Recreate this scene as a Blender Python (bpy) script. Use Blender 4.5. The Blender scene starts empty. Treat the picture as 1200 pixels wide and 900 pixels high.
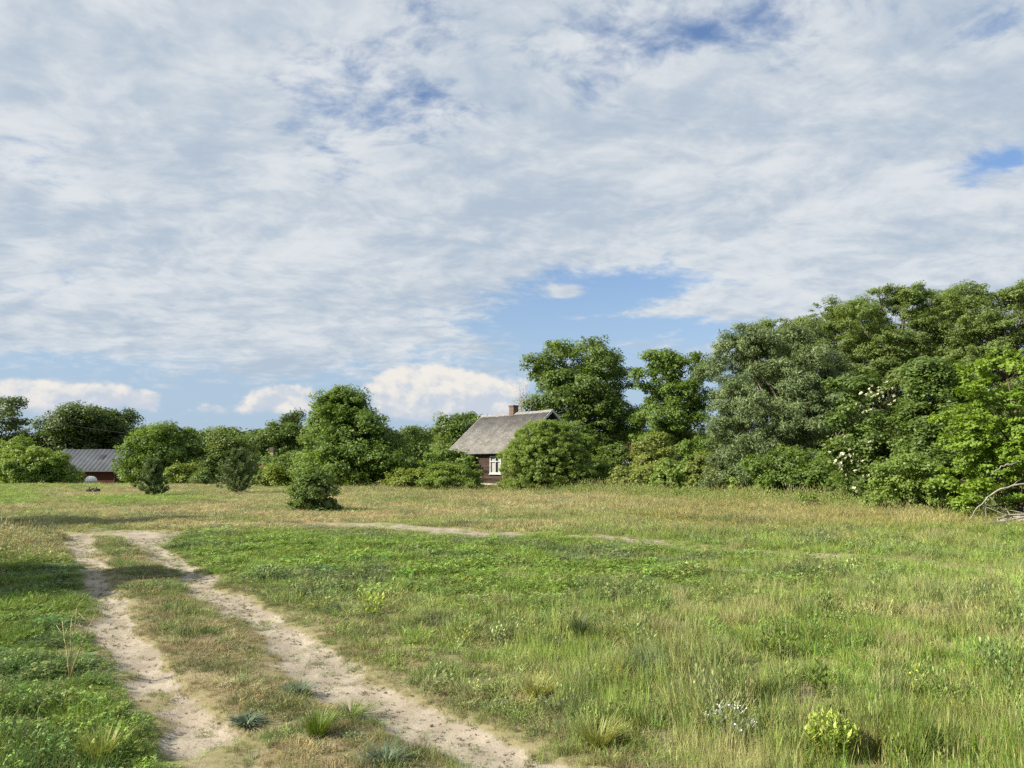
import bpy, math, random
import numpy as np
from mathutils import Vector, Matrix

R = math.radians
C = bpy.context.scene
COL = C.collection

# ------------------------------------------------------------------ camera
CAM_Z, FPX, PITCH = 1.6, 906.0, R(6.1)          # eye height, focal length in px of a 1200 px wide frame
cam = bpy.data.cameras.new('camera')
cam.sensor_width = 36.0
cam.lens = FPX / 1200.0 * 36.0
cam.clip_start, cam.clip_end = 0.1, 6000.0
camo = bpy.data.objects.new('camera', cam)
COL.objects.link(camo)
camo.location = (0, 0, CAM_Z)
camo.rotation_euler = (R(90) + PITCH, 0, 0)
C.camera = camo

# ------------------------------------------------------------------ light and sky
SUN_EL, SUN_AZ = R(33), math.atan2(-0.93, -0.36)   # azimuth from +Y towards +X
SUN_DIR = Vector((math.sin(SUN_AZ) * math.cos(SUN_EL), math.cos(SUN_AZ) * math.cos(SUN_EL), math.sin(SUN_EL)))
sun = bpy.data.lights.new('sun', 'SUN')
sun.energy, sun.angle, sun.color = 5.0, R(0.6), (1.0, 0.91, 0.76)
suno = bpy.data.objects.new('sun', sun)
COL.objects.link(suno)
suno.rotation_euler = SUN_DIR.to_track_quat('Z', 'Y').to_euler()

C.view_settings.view_transform = 'Standard'
C.view_settings.look = 'None'
C.view_settings.exposure = 1.05
C.view_settings.gamma = 1.0
C.view_settings.use_curve_mapping = False
C.render.engine = 'CYCLES'
C.cycles.max_bounces = 6
C.cycles.diffuse_bounces = 3
C.cycles.glossy_bounces = 2
C.cycles.transmission_bounces = 4
C.cycles.transparent_max_bounces = 4
C.cycles.use_denoising = False
C.cycles.use_adaptive_sampling = False
C.cycles.caustics_reflective = False
C.cycles.caustics_refractive = False


def ray(u, v):
    xc, yc = (u - 600.0) / FPX, (450.0 - v) / FPX
    c, s = math.cos(PITCH), math.sin(PITCH)
    return (xc, c - s * yc, s + c * yc)


def at(u, v, Y):
    """World point on the sight line through a photo pixel, at depth Y (metres in front of the viewer)."""
    d = ray(u, v)
    t = Y / d[1]
    return Vector((d[0] * t, Y, CAM_Z + d[2] * t))


def gnd(u, v):
    """Where that sight line meets level ground."""
    d = ray(u, v)
    t = -CAM_Z / d[2]
    return (d[0] * t, d[1] * t)


def azel(u, v):
    d = ray(u, v)
    return math.atan2(d[0], d[1]), math.atan2(d[2], math.hypot(d[0], d[1]))


class NG:
    """Short-hand for building node trees."""
    def __init__(self, nt):
        self.nt = nt

    def n(self, t, **kw):
        nd = self.nt.nodes.new(t)
        for k, v in kw.items():
            setattr(nd, k, v)
        return nd

    def put(self, sock, val):
        if val is None:
            return
        if hasattr(val, 'is_linked') or hasattr(val, 'links'):
            self.nt.links.new(val, sock)
        else:
            if hasattr(sock, 'default_value') and hasattr(sock.default_value, '__len__') and hasattr(val, '__len__') and len(val) == 3 and len(sock.default_value) == 4:
                val = (*val, 1.0)
            sock.default_value = val

    def m(self, op, a, b=None, c=None, clamp=False):
        nd = self.n('ShaderNodeMath', operation=op, use_clamp=clamp)
        self.put(nd.inputs[0], a)
        self.put(nd.inputs[1], b)
        if c is not None:
            self.put(nd.inputs[2], c)
        return nd.outputs[0]

    def vm(self, op, a, b=None, scale=None):
        nd = self.n('ShaderNodeVectorMath', operation=op)
        self.put(nd.inputs[0], a)
        self.put(nd.inputs[1], b)
        if scale is not None:
            self.put(nd.inputs['Scale'], scale)
        return nd.outputs[0]

    def mix(self, f, a, b, blend='MIX'):
        nd = self.n('ShaderNodeMix', data_type='RGBA', blend_type=blend)
        self.put(nd.inputs[0], f)
        self.put(nd.inputs[6], a)
        self.put(nd.inputs[7], b)
        return nd.outputs[2]

    def noise(self, vec, scale, detail=4, rough=0.55, dist=0.0, lac=2.0):
        nd = self.n('ShaderNodeTexNoise')
        self.put(nd.inputs['Vector'], vec)
        nd.inputs['Scale'].default_value = scale
        nd.inputs['Detail'].default_value = detail
        nd.inputs['Roughness'].default_value = rough
        nd.inputs['Lacunarity'].default_value = lac
        nd.inputs['Distortion'].default_value = dist
        return nd.outputs[0]

    def ss(self, x, a, b):
        nd = self.n('ShaderNodeMapRange', interpolation_type='SMOOTHSTEP')
        self.put(nd.inputs[0], x)
        nd.inputs[1].default_value, nd.inputs[2].default_value = a, b
        return nd.outputs[0]

    def lin(self, x, a, b, c=0.0, d=1.0):
        nd = self.n('ShaderNodeMapRange')
        self.put(nd.inputs[0], x)
        nd.inputs[1].default_value, nd.inputs[2].default_value = a, b
        nd.inputs[3].default_value, nd.inputs[4].default_value = c, d
        return nd.outputs[0]


def build_world():
    w = bpy.data.worlds.new('World')
    C.world = w
    w.use_nodes = True
    nt = w.node_tree
    nt.nodes.clear()
    g = NG(nt)
    tc = g.n('ShaderNodeTexCoord').outputs['Generated']
    d = g.vm('NORMALIZE', tc)
    sep = g.n('ShaderNodeSeparateXYZ')
    g.put(sep.inputs[0], d)
    x, y, z = sep.outputs
    az = g.m('ARCTAN2', x, y)
    el = g.m('ARCSINE', z)
    zz = g.m('MAXIMUM', z, 0.0)

    sky = g.n('ShaderNodeTexSky', sky_type='NISHITA')
    sky.sun_disc = False
    sky.sun_elevation = SUN_EL
    sky.sun_rotation = SUN_AZ
    sky.air_density, sky.dust_density, sky.ozone_density = 1.1, 1.2, 1.2

    def blob(u, v, su, sv, amp=1.0):
        a0, e0 = azel(u, v)
        p = g.m('DIVIDE', g.m('SUBTRACT', az, a0), su / FPX)
        q = g.m('DIVIDE', g.m('SUBTRACT', el, e0), sv / FPX)
        r2 = g.m('ADD', g.m('MULTIPLY', p, p), g.m('MULTIPLY', q, q))
        return g.m('MULTIPLY', g.m('EXPONENT', g.m('MULTIPLY', r2, -1.0)), amp)

    def add(*ts):
        r = ts[0]
        for t in ts[1:]:
            r = g.m('ADD', r, t)
        return r

    # high layer: the direction is carried to a flat sheet overhead, so the puffs thin to streaks towards the horizon
    den = g.m('ADD', zz, 0.20)
    cx, cy = g.m('DIVIDE', x, den), g.m('DIVIDE', y, den)
    cmb = g.n('ShaderNodeCombineXYZ')
    g.put(cmb.inputs[0], cx)
    g.put(cmb.inputs[1], cy)
    rot = g.n('ShaderNodeMapping')
    g.put(rot.inputs[0], cmb.outputs[0])
    rot.inputs['Rotation'].default_value = (0, 0, R(-24))
    rot.inputs['Scale'].default_value = (0.95, 1.15, 1)
    sv0 = rot.outputs[0]
    wn = g.n('ShaderNodeTexNoise')
    g.put(wn.inputs['Vector'], sv0)
    wn.inputs['Scale'].default_value = 2.3
    wn.inputs['Detail'].default_value = 3
    warp = g.vm('SCALE', g.vm('SUBTRACT', wn.outputs['Color'], (0.5, 0.5, 0.5)), None, 0.22)
    sv = g.vm('ADD', sv0, warp)
    toward = (-0.045, -0.03, 0)
    big = g.noise(sv, 1.6, 3, 0.5, 0.0)
    puff = g.noise(sv, 4.2, 3, 0.5, 0.0)
    heap = g.noise(sv, 7.5, 10, 0.56, 0.0)
    heap2 = g.noise(g.vm('ADD', sv, toward), 7.5, 10, 0.56, 0.0)
    fine = g.noise(sv, 30.0, 8, 0.65, 0.0)
    dens = add(g.m('MULTIPLY', big, 0.55), g.m('MULTIPLY', puff, 0.50), g.m('MULTIPLY', heap, 0.62), g.m('MULTIPLY', fine, 0.16))
    holes = add(blob(705, 350, 150, 34, -0.50), blob(650, 396, 120, 36, -0.40), blob(900, 425, 160, 20, -0.2), blob(860, 392, 60, 14, -0.22),
                blob(420, 135, 85, 22, -0.17), blob(500, 158, 40, 12, -0.12), blob(830, 38, 85, 22, -0.20), blob(310, 150, 45, 14, -0.12),
                blob(690, 120, 65, 20, -0.13), blob(1172, 188, 45, 15, -0.36), blob(1140, 45, 60, 20, -0.13),
                blob(480, 95, 40, 14, -0.10), blob(900, 15, 60, 14, -0.08))
    fills = add(blob(830, 350, 120, 10, 0.26), blob(735, 368, 120, 7, 0.36), blob(660, 344, 22, 9, 0.50), blob(990, 330, 160, 30, 0.2),
                blob(1010, 290, 220, 50, 0.2), blob(300, 300, 330, 90, 0.20), blob(250, 400, 330, 26, 0.16), blob(760, 220, 300, 60, 0.2),
                blob(120, 60, 200, 90, 0.15), blob(1000, 110, 150, 40, 0.15))
    dens = add(dens, holes, fills)
    low = g.ss(el, azel(300, 475)[1], azel(300, 385)[1])          # the sheet thins to a clear band above the horizon
    lowfill = g.m('MULTIPLY', g.m('SUBTRACT', 1.0, low), -0.34)
    thick = g.m('ADD', dens, lowfill)
    alpha = g.ss(thick, 0.61, 0.94)
    alpha = g.m('MULTIPLY', alpha, g.lin(el, azel(300, 500)[1], azel(300, 400)[1], 0.45, 0.97))
    relief = g.m('MULTIPLY', g.m('SUBTRACT', heap, heap2), 1.15)
    lit = add(g.m('MULTIPLY', g.m('SUBTRACT', puff, 0.5), -1.7), relief, g.m('MULTIPLY', g.m('SUBTRACT', big, 0.5), -2.3),
              g.m('MULTIPLY', g.m('SUBTRACT', heap, 0.5), 0.9), g.m('MULTIPLY', g.m('SUBTRACT', fine, 0.5), 0.5), 0.45)
    lit = g.ss(lit, -0.25, 1.2)
    ccol = g.mix(lit, (0.226, 0.268, 0.318), (0.362, 0.379, 0.392))

    # sky behind the clouds, whitened by haze low down
    bs = g.n('ShaderNodeBackground')
    g.put(bs.inputs[0], g.mix(1.0, sky.outputs[0], (0.86, 0.96, 1.13), 'MULTIPLY'))
    bs.inputs[1].default_value = 0.068
    hz = g.n('ShaderNodeBackground')
    hz.inputs[0].default_value = (0.205, 0.270, 0.352, 1)
    hz.inputs[1].default_value = 1.0
    mh = g.n('ShaderNodeMixShader')
    veil = g.m('MULTIPLY', g.m('SUBTRACT', 1.0, g.ss(el, 0.02, 0.32)), 0.86)
    g.put(mh.inputs[0], veil)
    g.nt.links.new(bs.outputs[0], mh.inputs[1])
    g.nt.links.new(hz.outputs[0], mh.inputs[2])

    bc = g.n('ShaderNodeBackground')
    g.put(bc.inputs[0], ccol)
    m1 = g.n('ShaderNodeMixShader')
    g.put(m1.inputs[0], alpha)
    g.nt.links.new(mh.outputs[0], m1.inputs[1])
    g.nt.links.new(bc.outputs[0], m1.inputs[2])

    # cumulus heaped above the horizon
    c3 = g.n('ShaderNodeCombineXYZ')
    g.put(c3.inputs[0], az)
    g.put(c3.inputs[1], g.m('MULTIPLY', el, 1.35))
    cv = c3.outputs[0]
    k1 = g.noise(cv, 19.0, 9, 0.56, 0.1)
    k2 = g.noise(g.vm('ADD', cv, (-0.010, 0.014, 0)), 19.0, 9, 0.56, 0.1)
    kb = add(blob(50, 458, 75, 20, 0.62), blob(118, 470, 30, 13, 0.45), blob(172, 467, 14, 8, 0.55), blob(325, 468, 55, 16, 0.62), blob(345, 455, 26, 11, 0.3),
             blob(480, 452, 62, 26, 0.72), blob(560, 462, 66, 26, 0.78), blob(520, 480, 110, 14, 0.4), blob(240, 480, 60, 7, 0.25),
             blob(-160, 455, 90, 22, 0.6), blob(1330, 440, 110, 26, 0.5), blob(60, 492, 140, 8, 0.22))
    base = g.m('MULTIPLY', g.m('SUBTRACT', k1, 0.5), 1.25)
    kd = add(kb, base, g.m('MULTIPLY', g.m('SUBTRACT', azel(600, 486)[1], el), -0.0))
    ka = g.ss(kd, 0.26, 0.50)
    kl = add(g.m('MULTIPLY', g.m('SUBTRACT', k1, k2), 3.6), g.m('MULTIPLY', g.m('SUBTRACT', el, azel(600, 462)[1]), 16.0), 0.5)
    kl = g.ss(kl, 0.05, 0.95)
    kcol = g.mix(kl, (0.29, 0.315, 0.355), (0.454, 0.425, 0.385))
    bk = g.n('ShaderNodeBackground')
    g.put(bk.inputs[0], kcol)
    m2 = g.n('ShaderNodeMixShader')
    g.put(m2.inputs[0], g.m('MULTIPLY', ka, 0.86))
    g.nt.links.new(m1.outputs[0], m2.inputs[1])
    g.nt.links.new(bk.outputs[0], m2.inputs[2])
    out = g.n('ShaderNodeOutputWorld')
    g.nt.links.new(m2.outputs[0], out.inputs[0])


build_world()

# ------------------------------------------------------------------ numeric helpers
def _hash(ix, iy, s):
    h = (ix.astype(np.int64) * 374761393 + iy.astype(np.int64) * 668265263 + s * 1442695041) & 0x7fffffff
    h = ((h ^ (h >> 13)) * 1274126177) & 0x7fffffff
    h = h ^ (h >> 16)
    return (h & 0xffff) / 65535.0


def vnoise(x, y, s=0):
    x, y = np.asarray(x, float), np.asarray(y, float)
    ix, iy = np.floor(x), np.floor(y)
    fx, fy = x - ix, y - iy
    fx, fy = fx * fx * (3 - 2 * fx), fy * fy * (3 - 2 * fy)
    a, b = _hash(ix, iy, s), _hash(ix + 1, iy, s)
    c, d = _hash(ix, iy + 1, s), _hash(ix + 1, iy + 1, s)
    return (a * (1 - fx) + b * fx) * (1 - fy) + (c * (1 - fx) + d * fx) * fy


def fbm(x, y, s=0, o=4):
    r, a, t = 0, 0.5, 0
    for k in range(o):
        r = r + a * vnoise(x * 2 ** k + 17.3 * k, y * 2 ** k - 9.1 * k, s + k)
        t += a
        a *= 0.5
    return r / t


def sst(x, a, b):
    t = np.clip((x - a) / (b - a), 0, 1)
    return t * t * (3 - 2 * t)


def dist_line(x, y, pts):
    d = np.full(np.shape(x), 1e9)
    for (x0, y0), (x1, y1) in zip(pts[:-1], pts[1:]):
        dx, dy = x1 - x0, y1 - y0
        t = np.clip(((x - x0) * dx + (y - y0) * dy) / (dx * dx + dy * dy + 1e-9), 0, 1)
        d = np.minimum(d, np.hypot(x - x0 - t * dx, y - y0 - t * dy))
    return d


def sd_poly(x, y, pts):
    """Signed distance to a polygon, positive inside."""
    d = dist_line(x, y, list(pts) + [pts[0]])
    ins = np.zeros(np.shape(x), bool)
    for (x0, y0), (x1, y1) in zip(pts, list(pts[1:]) + [pts[0]]):
        c = (y0 > y) != (y1 > y)
        ins ^= c & (x < (x1 - x0) * (y - y0) / (y1 - y0 + 1e-12) + x0)
    return np.where(ins, d, -d)


def np_mesh(name, V, F, mat=None, attrs=None, smooth=False):
    me = bpy.data.meshes.new(name)
    V, F = np.asarray(V, np.float32), np.asarray(F, np.int32)
    me.vertices.add(len(V))
    me.vertices.foreach_set('co', V.ravel())
    me.loops.add(F.size)
    me.loops.foreach_set('vertex_index', F.ravel())
    me.polygons.add(len(F))
    me.polygons.foreach_set('loop_start', np.arange(len(F), dtype=np.int32) * F.shape[1])
    if smooth:
        me.polygons.foreach_set('use_smooth', np.ones(len(F), bool))
    for k, a in (attrs or {}).items():
        a = np.asarray(a, np.float32)
        if a.ndim == 1:
            me.attributes.new(k, 'FLOAT', 'POINT').data.foreach_set('value', a)
        elif a.shape[1] == 4:
            me.attributes.new(k, 'FLOAT_COLOR', 'POINT').data.foreach_set('color', a.ravel())
        else:
            me.attributes.new(k, 'FLOAT_VECTOR', 'POINT').data.foreach_set('vector', a.ravel())
    me.update(calc_edges=True)
    if mat:
        me.materials.append(mat)
    return me


class MB:
    """Collects boxes, prisms and tubes; build() links them as one mesh object."""
    def __init__(self):
        self.v, self.f = [], []

    def quadbox(self, pts):                       # eight corners: four below, four above, same winding
        b = len(self.v)
        self.v += [tuple(p) for p in pts]
        self.f += [tuple(b + i for i in q) for q in ((3, 2, 1, 0), (4, 5, 6, 7), (0, 1, 5, 4), (1, 2, 6, 5), (2, 3, 7, 6), (3, 0, 4, 7))]

    def box(self, x0, x1, y0, y1, z0, z1):
        self.quadbox([(x0, y0, z0), (x1, y0, z0), (x1, y1, z0), (x0, y1, z0), (x0, y0, z1), (x1, y0, z1), (x1, y1, z1), (x0, y1, z1)])

    def poly(self, pts):
        b = len(self.v)
        self.v += [tuple(p) for p in pts]
        self.f.append(tuple(range(b, b + len(pts))))

    def prism(self, pts, d):                      # planar polygon swept along d
        n, b = len(pts), len(self.v)
        self.v += [tuple(p) for p in pts] + [tuple(Vector(p) + Vector(d)) for p in pts]
        self.f.append(tuple(b + i for i in range(n))[::-1])
        self.f.append(tuple(b + n + i for i in range(n)))
        for i in range(n):
            j = (i + 1) % n
            self.f.append((b + i, b + j, b + n + j, b + n + i))

    def tube(self, pts, rad, sides=6):
        pts = [Vector(p) for p in pts]
        b = len(self.v)
        prev = None
        for i, p in enumerate(pts):
            t = (pts[min(i + 1, len(pts) - 1)] - pts[max(i - 1, 0)]).normalized()
            if prev is None:
                prev = t.cross(Vector((0.31, 0.77, 0.55))).normalized()
            a = (prev - t * prev.dot(t)).normalized()
            prev = a
            c = t.cross(a)
            for k in range(sides):
                an = 2 * math.pi * k / sides
                self.v.append(tuple(p + (a * math.cos(an) + c * math.sin(an)) * rad[i]))
        for i in range(len(pts) - 1):
            for k in range(sides):
                k2 = (k + 1) % sides
                self.f.append((b + i * sides + k, b + i * sides + k2, b + (i + 1) * sides + k2, b + (i + 1) * sides + k))
        self.f.append(tuple(b + k for k in range(sides))[::-1])
        self.f.append(tuple(b + (len(pts) - 1) * sides + k for k in range(sides)))

    def build(self, name, mat, parent=None, smooth=False):
        me = bpy.data.meshes.new(name)
        off = Vector(parent.location) if parent is not None and parent.type == 'EMPTY' else Vector((0, 0, 0))
        if parent is not None and parent.type != 'EMPTY' and parent.parent is not None:
            off = Vector(parent.parent.location)
        me.from_pydata([tuple(Vector(p) - off) for p in self.v], [], self.f)
        me.materials.append(mat)
        if smooth:
            for p in me.polygons:
                p.use_smooth = True
        me.update()
        return link(name, me, parent)


def link(name, me, parent=None):
    o = bpy.data.objects.new(name, me)
    COL.objects.link(o)
    if parent is not None:
        o.parent = parent
    return o


def thing(name, loc, label, cat, group=None):
    o = bpy.data.objects.new(name, None)
    o.empty_display_size = 0.3
    COL.objects.link(o)
    o.location = loc
    return tag(o, label, cat, group)


def tag(o, label=None, cat=None, group=None, kind=None):
    if label:
        o['label'] = label
    if cat:
        o['category'] = cat
    if group:
        o['group'] = group
    if kind:
        o['kind'] = kind
    return o


# ------------------------------------------------------------------ materials
def new_mat(name):
    m = bpy.data.materials.new(name)
    m.use_nodes = True
    m.node_tree.nodes.clear()
    g = NG(m.node_tree)
    out = g.n('ShaderNodeOutputMaterial')
    return m, g, out


def principled(g, col, rough=0.8, spec=0.3, normal=None):
    p = g.n('ShaderNodeBsdfPrincipled')
    g.put(p.inputs['Base Color'], col)
    g.put(p.inputs['Roughness'], rough)
    p.inputs['Specular IOR Level'].default_value = spec
    if normal is not None:
        g.put(p.inputs['Normal'], normal)
    return p


def bump(g, h, strength=0.5, dist=0.02):
    b = g.n('ShaderNodeBump')
    b.inputs['Strength'].default_value = strength
    b.inputs['Distance'].default_value = dist
    g.put(b.inputs['Height'], h)
    return b.outputs[0]


def leaf_mat(name, ca, cb, trans=0.42, rough=0.5, spec=0.35):
    m, g, out = new_mat(name)
    t = g.n('ShaderNodeAttribute', attribute_name='tint').outputs['Fac']
    col = g.mix(t, ca, cb)
    p = principled(g, col, rough, spec)
    tr = g.n('ShaderNodeBsdfTranslucent')
    g.put(tr.inputs[0], g.mix(1.0, col, (1.25, 1.2, 0.55), 'MULTIPLY'))
    mx = g.n('ShaderNodeMixShader')
    mx.inputs[0].default_value = trans
    g.nt.links.new(p.outputs[0], mx.inputs[1])
    g.nt.links.new(tr.outputs[0], mx.inputs[2])
    g.nt.links.new(mx.outputs[0], out.inputs[0])
    return m


def noise_mat(name, ca, cb, scale=4.0, rough=0.85, spec=0.2, bs=0.4, bd=0.02, stretch=(1, 1, 1), cc=None):
    m, g, out = new_mat(name)
    tc = g.n('ShaderNodeTexCoord').outputs['Object']
    mp = g.n('ShaderNodeMapping')
    g.put(mp.inputs[0], tc)
    mp.inputs['Scale'].default_value = stretch
    n1 = g.noise(mp.outputs[0], scale, 6, 0.6)
    col = g.mix(g.ss(n1, 0.32, 0.68), ca, cb)
    if cc:
        n2 = g.noise(mp.outputs[0], scale * 3.7, 4, 0.6)
        col = g.mix(g.ss(n2, 0.56, 0.68), col, cc)
    p = principled(g, col, rough, spec, bump(g, n1, bs, bd))
    g.nt.links.new(p.outputs[0], out.inputs[0])
    return m


def inst_mat(name, trans=0.3, rough=0.55, spec=0.25, dry=0.2):
    """Foliage that takes its colour from the instance it belongs to, a little different for each blade."""
    m, g, out = new_mat(name)
    c = g.n('ShaderNodeAttribute', attribute_name='col', attribute_type='INSTANCER').outputs['Color']
    r = g.n('ShaderNodeAttribute', attribute_name='rnd').outputs['Fac']
    k = g.lin(r, 0, 1, 0.62, 1.38)
    col = g.vm('SCALE', c, None, k)
    col = g.mix(g.m('MULTIPLY', g.ss(r, 0.80, 0.95), dry * 3), col, (0.30, 0.25, 0.10))
    p = principled(g, col, rough, spec)
    tr = g.n('ShaderNodeBsdfTranslucent')
    g.put(tr.inputs[0], col)
    mx = g.n('ShaderNodeMixShader')
    mx.inputs[0].default_value = trans
    g.nt.links.new(p.outputs[0], mx.inputs[1])
    g.nt.links.new(tr.outputs[0], mx.inputs[2])
    g.nt.links.new(mx.outputs[0], out.inputs[0])
    return m


M_BARK = noise_mat('bark', (0.06, 0.048, 0.036), (0.15, 0.125, 0.10), 6.0, stretch=(1, 1, 0.25))
M_BARK_PALE = noise_mat('pale_bark', (0.16, 0.14, 0.115), (0.30, 0.27, 0.23), 6.0, stretch=(1, 1, 0.25))
M_DEAD = noise_mat('dead_wood', (0.20, 0.178, 0.148), (0.38, 0.35, 0.30), 9.0)

# ------------------------------------------------------------------ ground: heights and what grows where
T1 = np.array([(62, 112, 626), (68, 106, 634), (79, 116, 650), (91, 132, 680), (103, 149, 710), (117, 167, 740), (136, 192, 780), (156, 238, 820), (182, 285, 860), (199, 314, 900), (219, 340, 940), (244, 380, 1000), (274, 420, 1100)], float)
T2 = np.array([(120, 206, 622), (160, 199, 640), (185, 225, 660), (214, 264, 685), (254, 308, 715), (287, 356, 745), (332, 414, 775), (378, 464, 805), (430, 538, 840), (488, 614, 870), (538, 682, 900), (606, 762, 940), (696, 882, 1000), (806, 1050, 1100)], float)
PATH_MID = [gnd(*p) for p in ((385, 614), (430, 616), (480, 619), (530, 623.5), (585, 627.5))]
PATH_RIGHT = [gnd(*p) for p in ((690, 630), (800, 641), (860, 646), (930, 651), (1010, 656), (1200, 668))]
PATH_FAR = [gnd(*p) for p in ((40, 577), (75, 588), (130, 602), (170, 616))]
JUNCTION = [gnd(*p) for p in ((45, 627), (120, 626), (215, 621), (260, 617))]
CLOVER = [gnd(*p) for p in ((200, 640), (215, 618), (330, 616), (470, 621), (600, 631), (760, 641), (905, 655), (880, 690), (780, 706), (640, 716), (520, 706), (420, 700), (330, 692), (262, 668))]
GREEN_FAR = [[gnd(*p) for p in q] for q in (((-60, 572), (30, 572), (42, 582), (40, 592), (-60, 596)), ((75, 588), (95, 582), (195, 579), (250, 584), (200, 591), (120, 593)), ((-60, 566), (160, 565), (175, 569), (60, 571), (-60, 570)))]


def to_uv(x, y):
    c, s = math.cos(PITCH), math.sin(PITCH)
    f = c * y - s * CAM_Z
    up = -s * y - c * CAM_Z
    f = np.maximum(f, 0.3)
    return 600 + FPX * x / f, 450 - FPX * up / f


def track(u, v, y, T):
    ul, ur = np.interp(v, T[:, 2], T[:, 0]), np.interp(v, T[:, 2], T[:, 1])
    return np.minimum(u - ul, ur - u) * y / FPX, ul, ur


def regions(x, y):
    y = np.maximum(y, 0.8)
    wx = x + 0.45 * (fbm(x * 1.6, y * 1.6, 11) - 0.5) * np.clip(y / 8, 0.6, 2)
    wy = y + 0.6 * (fbm(x * 1.3, y * 1.3, 23) - 0.5) * np.clip(y / 8, 0.6, 2.5)
    u, v = to_uv(wx, wy)
    d1, ul1, ur1 = track(u, v, wy, T1)
    rag = 0.26 * (fbm(x * 3.5, y * 3.5, 37, 4) - 0.5)
    d1 = d1 + rag
    d2, ul2, ur2 = track(u, v, wy, T2)
    d2 = d2 + rag
    live = sst(v, 619, 628)
    t1 = sst(d1, -0.10, 0.10) * live * (1 - (0.35 + 0.35 * sst(v, 700, 800)) * sst(fbm(x * 5, y * 4, 39, 4), 0.49, 0.64))
    t2 = sst(d2, -0.12, 0.12) * live * (1 - 0.32 * sst(fbm(x * 5, y * 4, 38, 4), 0.54, 0.68))
    mott = fbm(x * 2.3, y * 1.1, 31, 4)
    j = sst(-dist_line(wx, wy, JUNCTION), -2.4, -0.3) * sst(mott, 0.40, 0.60) * 0.9
    pm = sst(-dist_line(wx, wy, PATH_MID), -0.95, -0.35) * sst(mott, 0.25, 0.42)
    pr = sst(-dist_line(wx, wy, PATH_RIGHT), -0.7, -0.15) * sst(mott, 0.46, 0.60) * 0.85
    pf = sst(-dist_line(wx, wy, PATH_FAR), -1.3, -0.3) * 0.4
    bare_r = 0.3 * np.exp(-(((u - 905) / 70) ** 2 + ((v - 815) / 18) ** 2)) * sst(mott, 0.4, 0.6) + 0.9 * np.exp(-(((u - 1130) / 90) ** 2 + ((v - 860) / 22) ** 2)) * sst(mott, 0.42, 0.62)
    sand = np.clip(np.maximum.reduce([t1, t2, j, pm, pr, pf, bare_r * 0.8]), 0, 1)
    left = sst(ul1 - u, 0, 10) * sst(v, 618, 626)
    mid = sst(u - ur1, -4, 4) * sst(ul2 - u, -4, 4) * sst(v, 628, 640)
    clo = sst(sd_poly(wx, wy, CLOVER) + 3.4 * (fbm(x * 0.8, y * 0.6, 29) - 0.5), -1.5, 1.5)
    far = sst(wy, 17.5, 21.5)
    gf = np.zeros_like(u)
    for q in GREEN_FAR:
        gf = np.maximum(gf, sst(sd_poly(wx, wy, q), -1.2, 0.6))
    edge_r = np.exp(-np.maximum(d2 * -1, 0) / 0.35) * (1 - t2) * sst(v, 640, 700)     # thin growth beside the right rut
    return dict(u=u, v=v, sand=sand, t1=t1, t2=t2, left=left, mid=mid, clover=clo, far=far, gf=gf, edge=edge_r, mott=mott, away=np.minimum(np.minimum(dist_line(wx, wy, PATH_MID) - 0.7, dist_line(wx, wy, PATH_RIGHT) - 0.5), np.minimum(np.where(v > 622, -d1, 9), np.where(v > 622, -d2, 9))))


def height(x, y):
    x, y = np.asarray(x, float), np.asarray(y, float)
    far = np.clip((y - 6) / 40, 0, 1)
    h = 0.07 * (fbm(x * 0.5, y * 0.5, 3) - 0.5) + far * 0.35 * (fbm(x * 0.06, y * 0.06, 7, 2) - 0.5)
    h = h - 0.8 * sst(y, 62, 88) * sst(-x, 15, 30)
    return h


def rut(rg):
    return -0.055 * np.maximum(rg['t1'], rg['t2'])


def hgt(x, y):
    return float(height(np.array([x]), np.array([y]))[0])


STRAW = np.array((0.47, 0.42, 0.215))
OLIVE = np.array((0.25, 0.315, 0.095))
YGRN = np.array((0.25, 0.36, 0.075))
GREEN = np.array((0.185, 0.285, 0.046))
DARK = np.array((0.10, 0.165, 0.046))
GREY = np.array((0.155, 0.195, 0.105))


def mixc(a, b, t):
    t = np.asarray(t)[:, None]
    return a * (1 - t) + b * t


CLEAR = [(*gnd(u, v), r) for u, v, r in ((976, 893, 0.42), (858, 876, 0.36), (1077, 824, 0.3), (962, 820, 0.3), (289, 852, 0.3), (680, 756, 0.5), (436, 728, 0.45), (912, 776, 0.4))]


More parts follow.
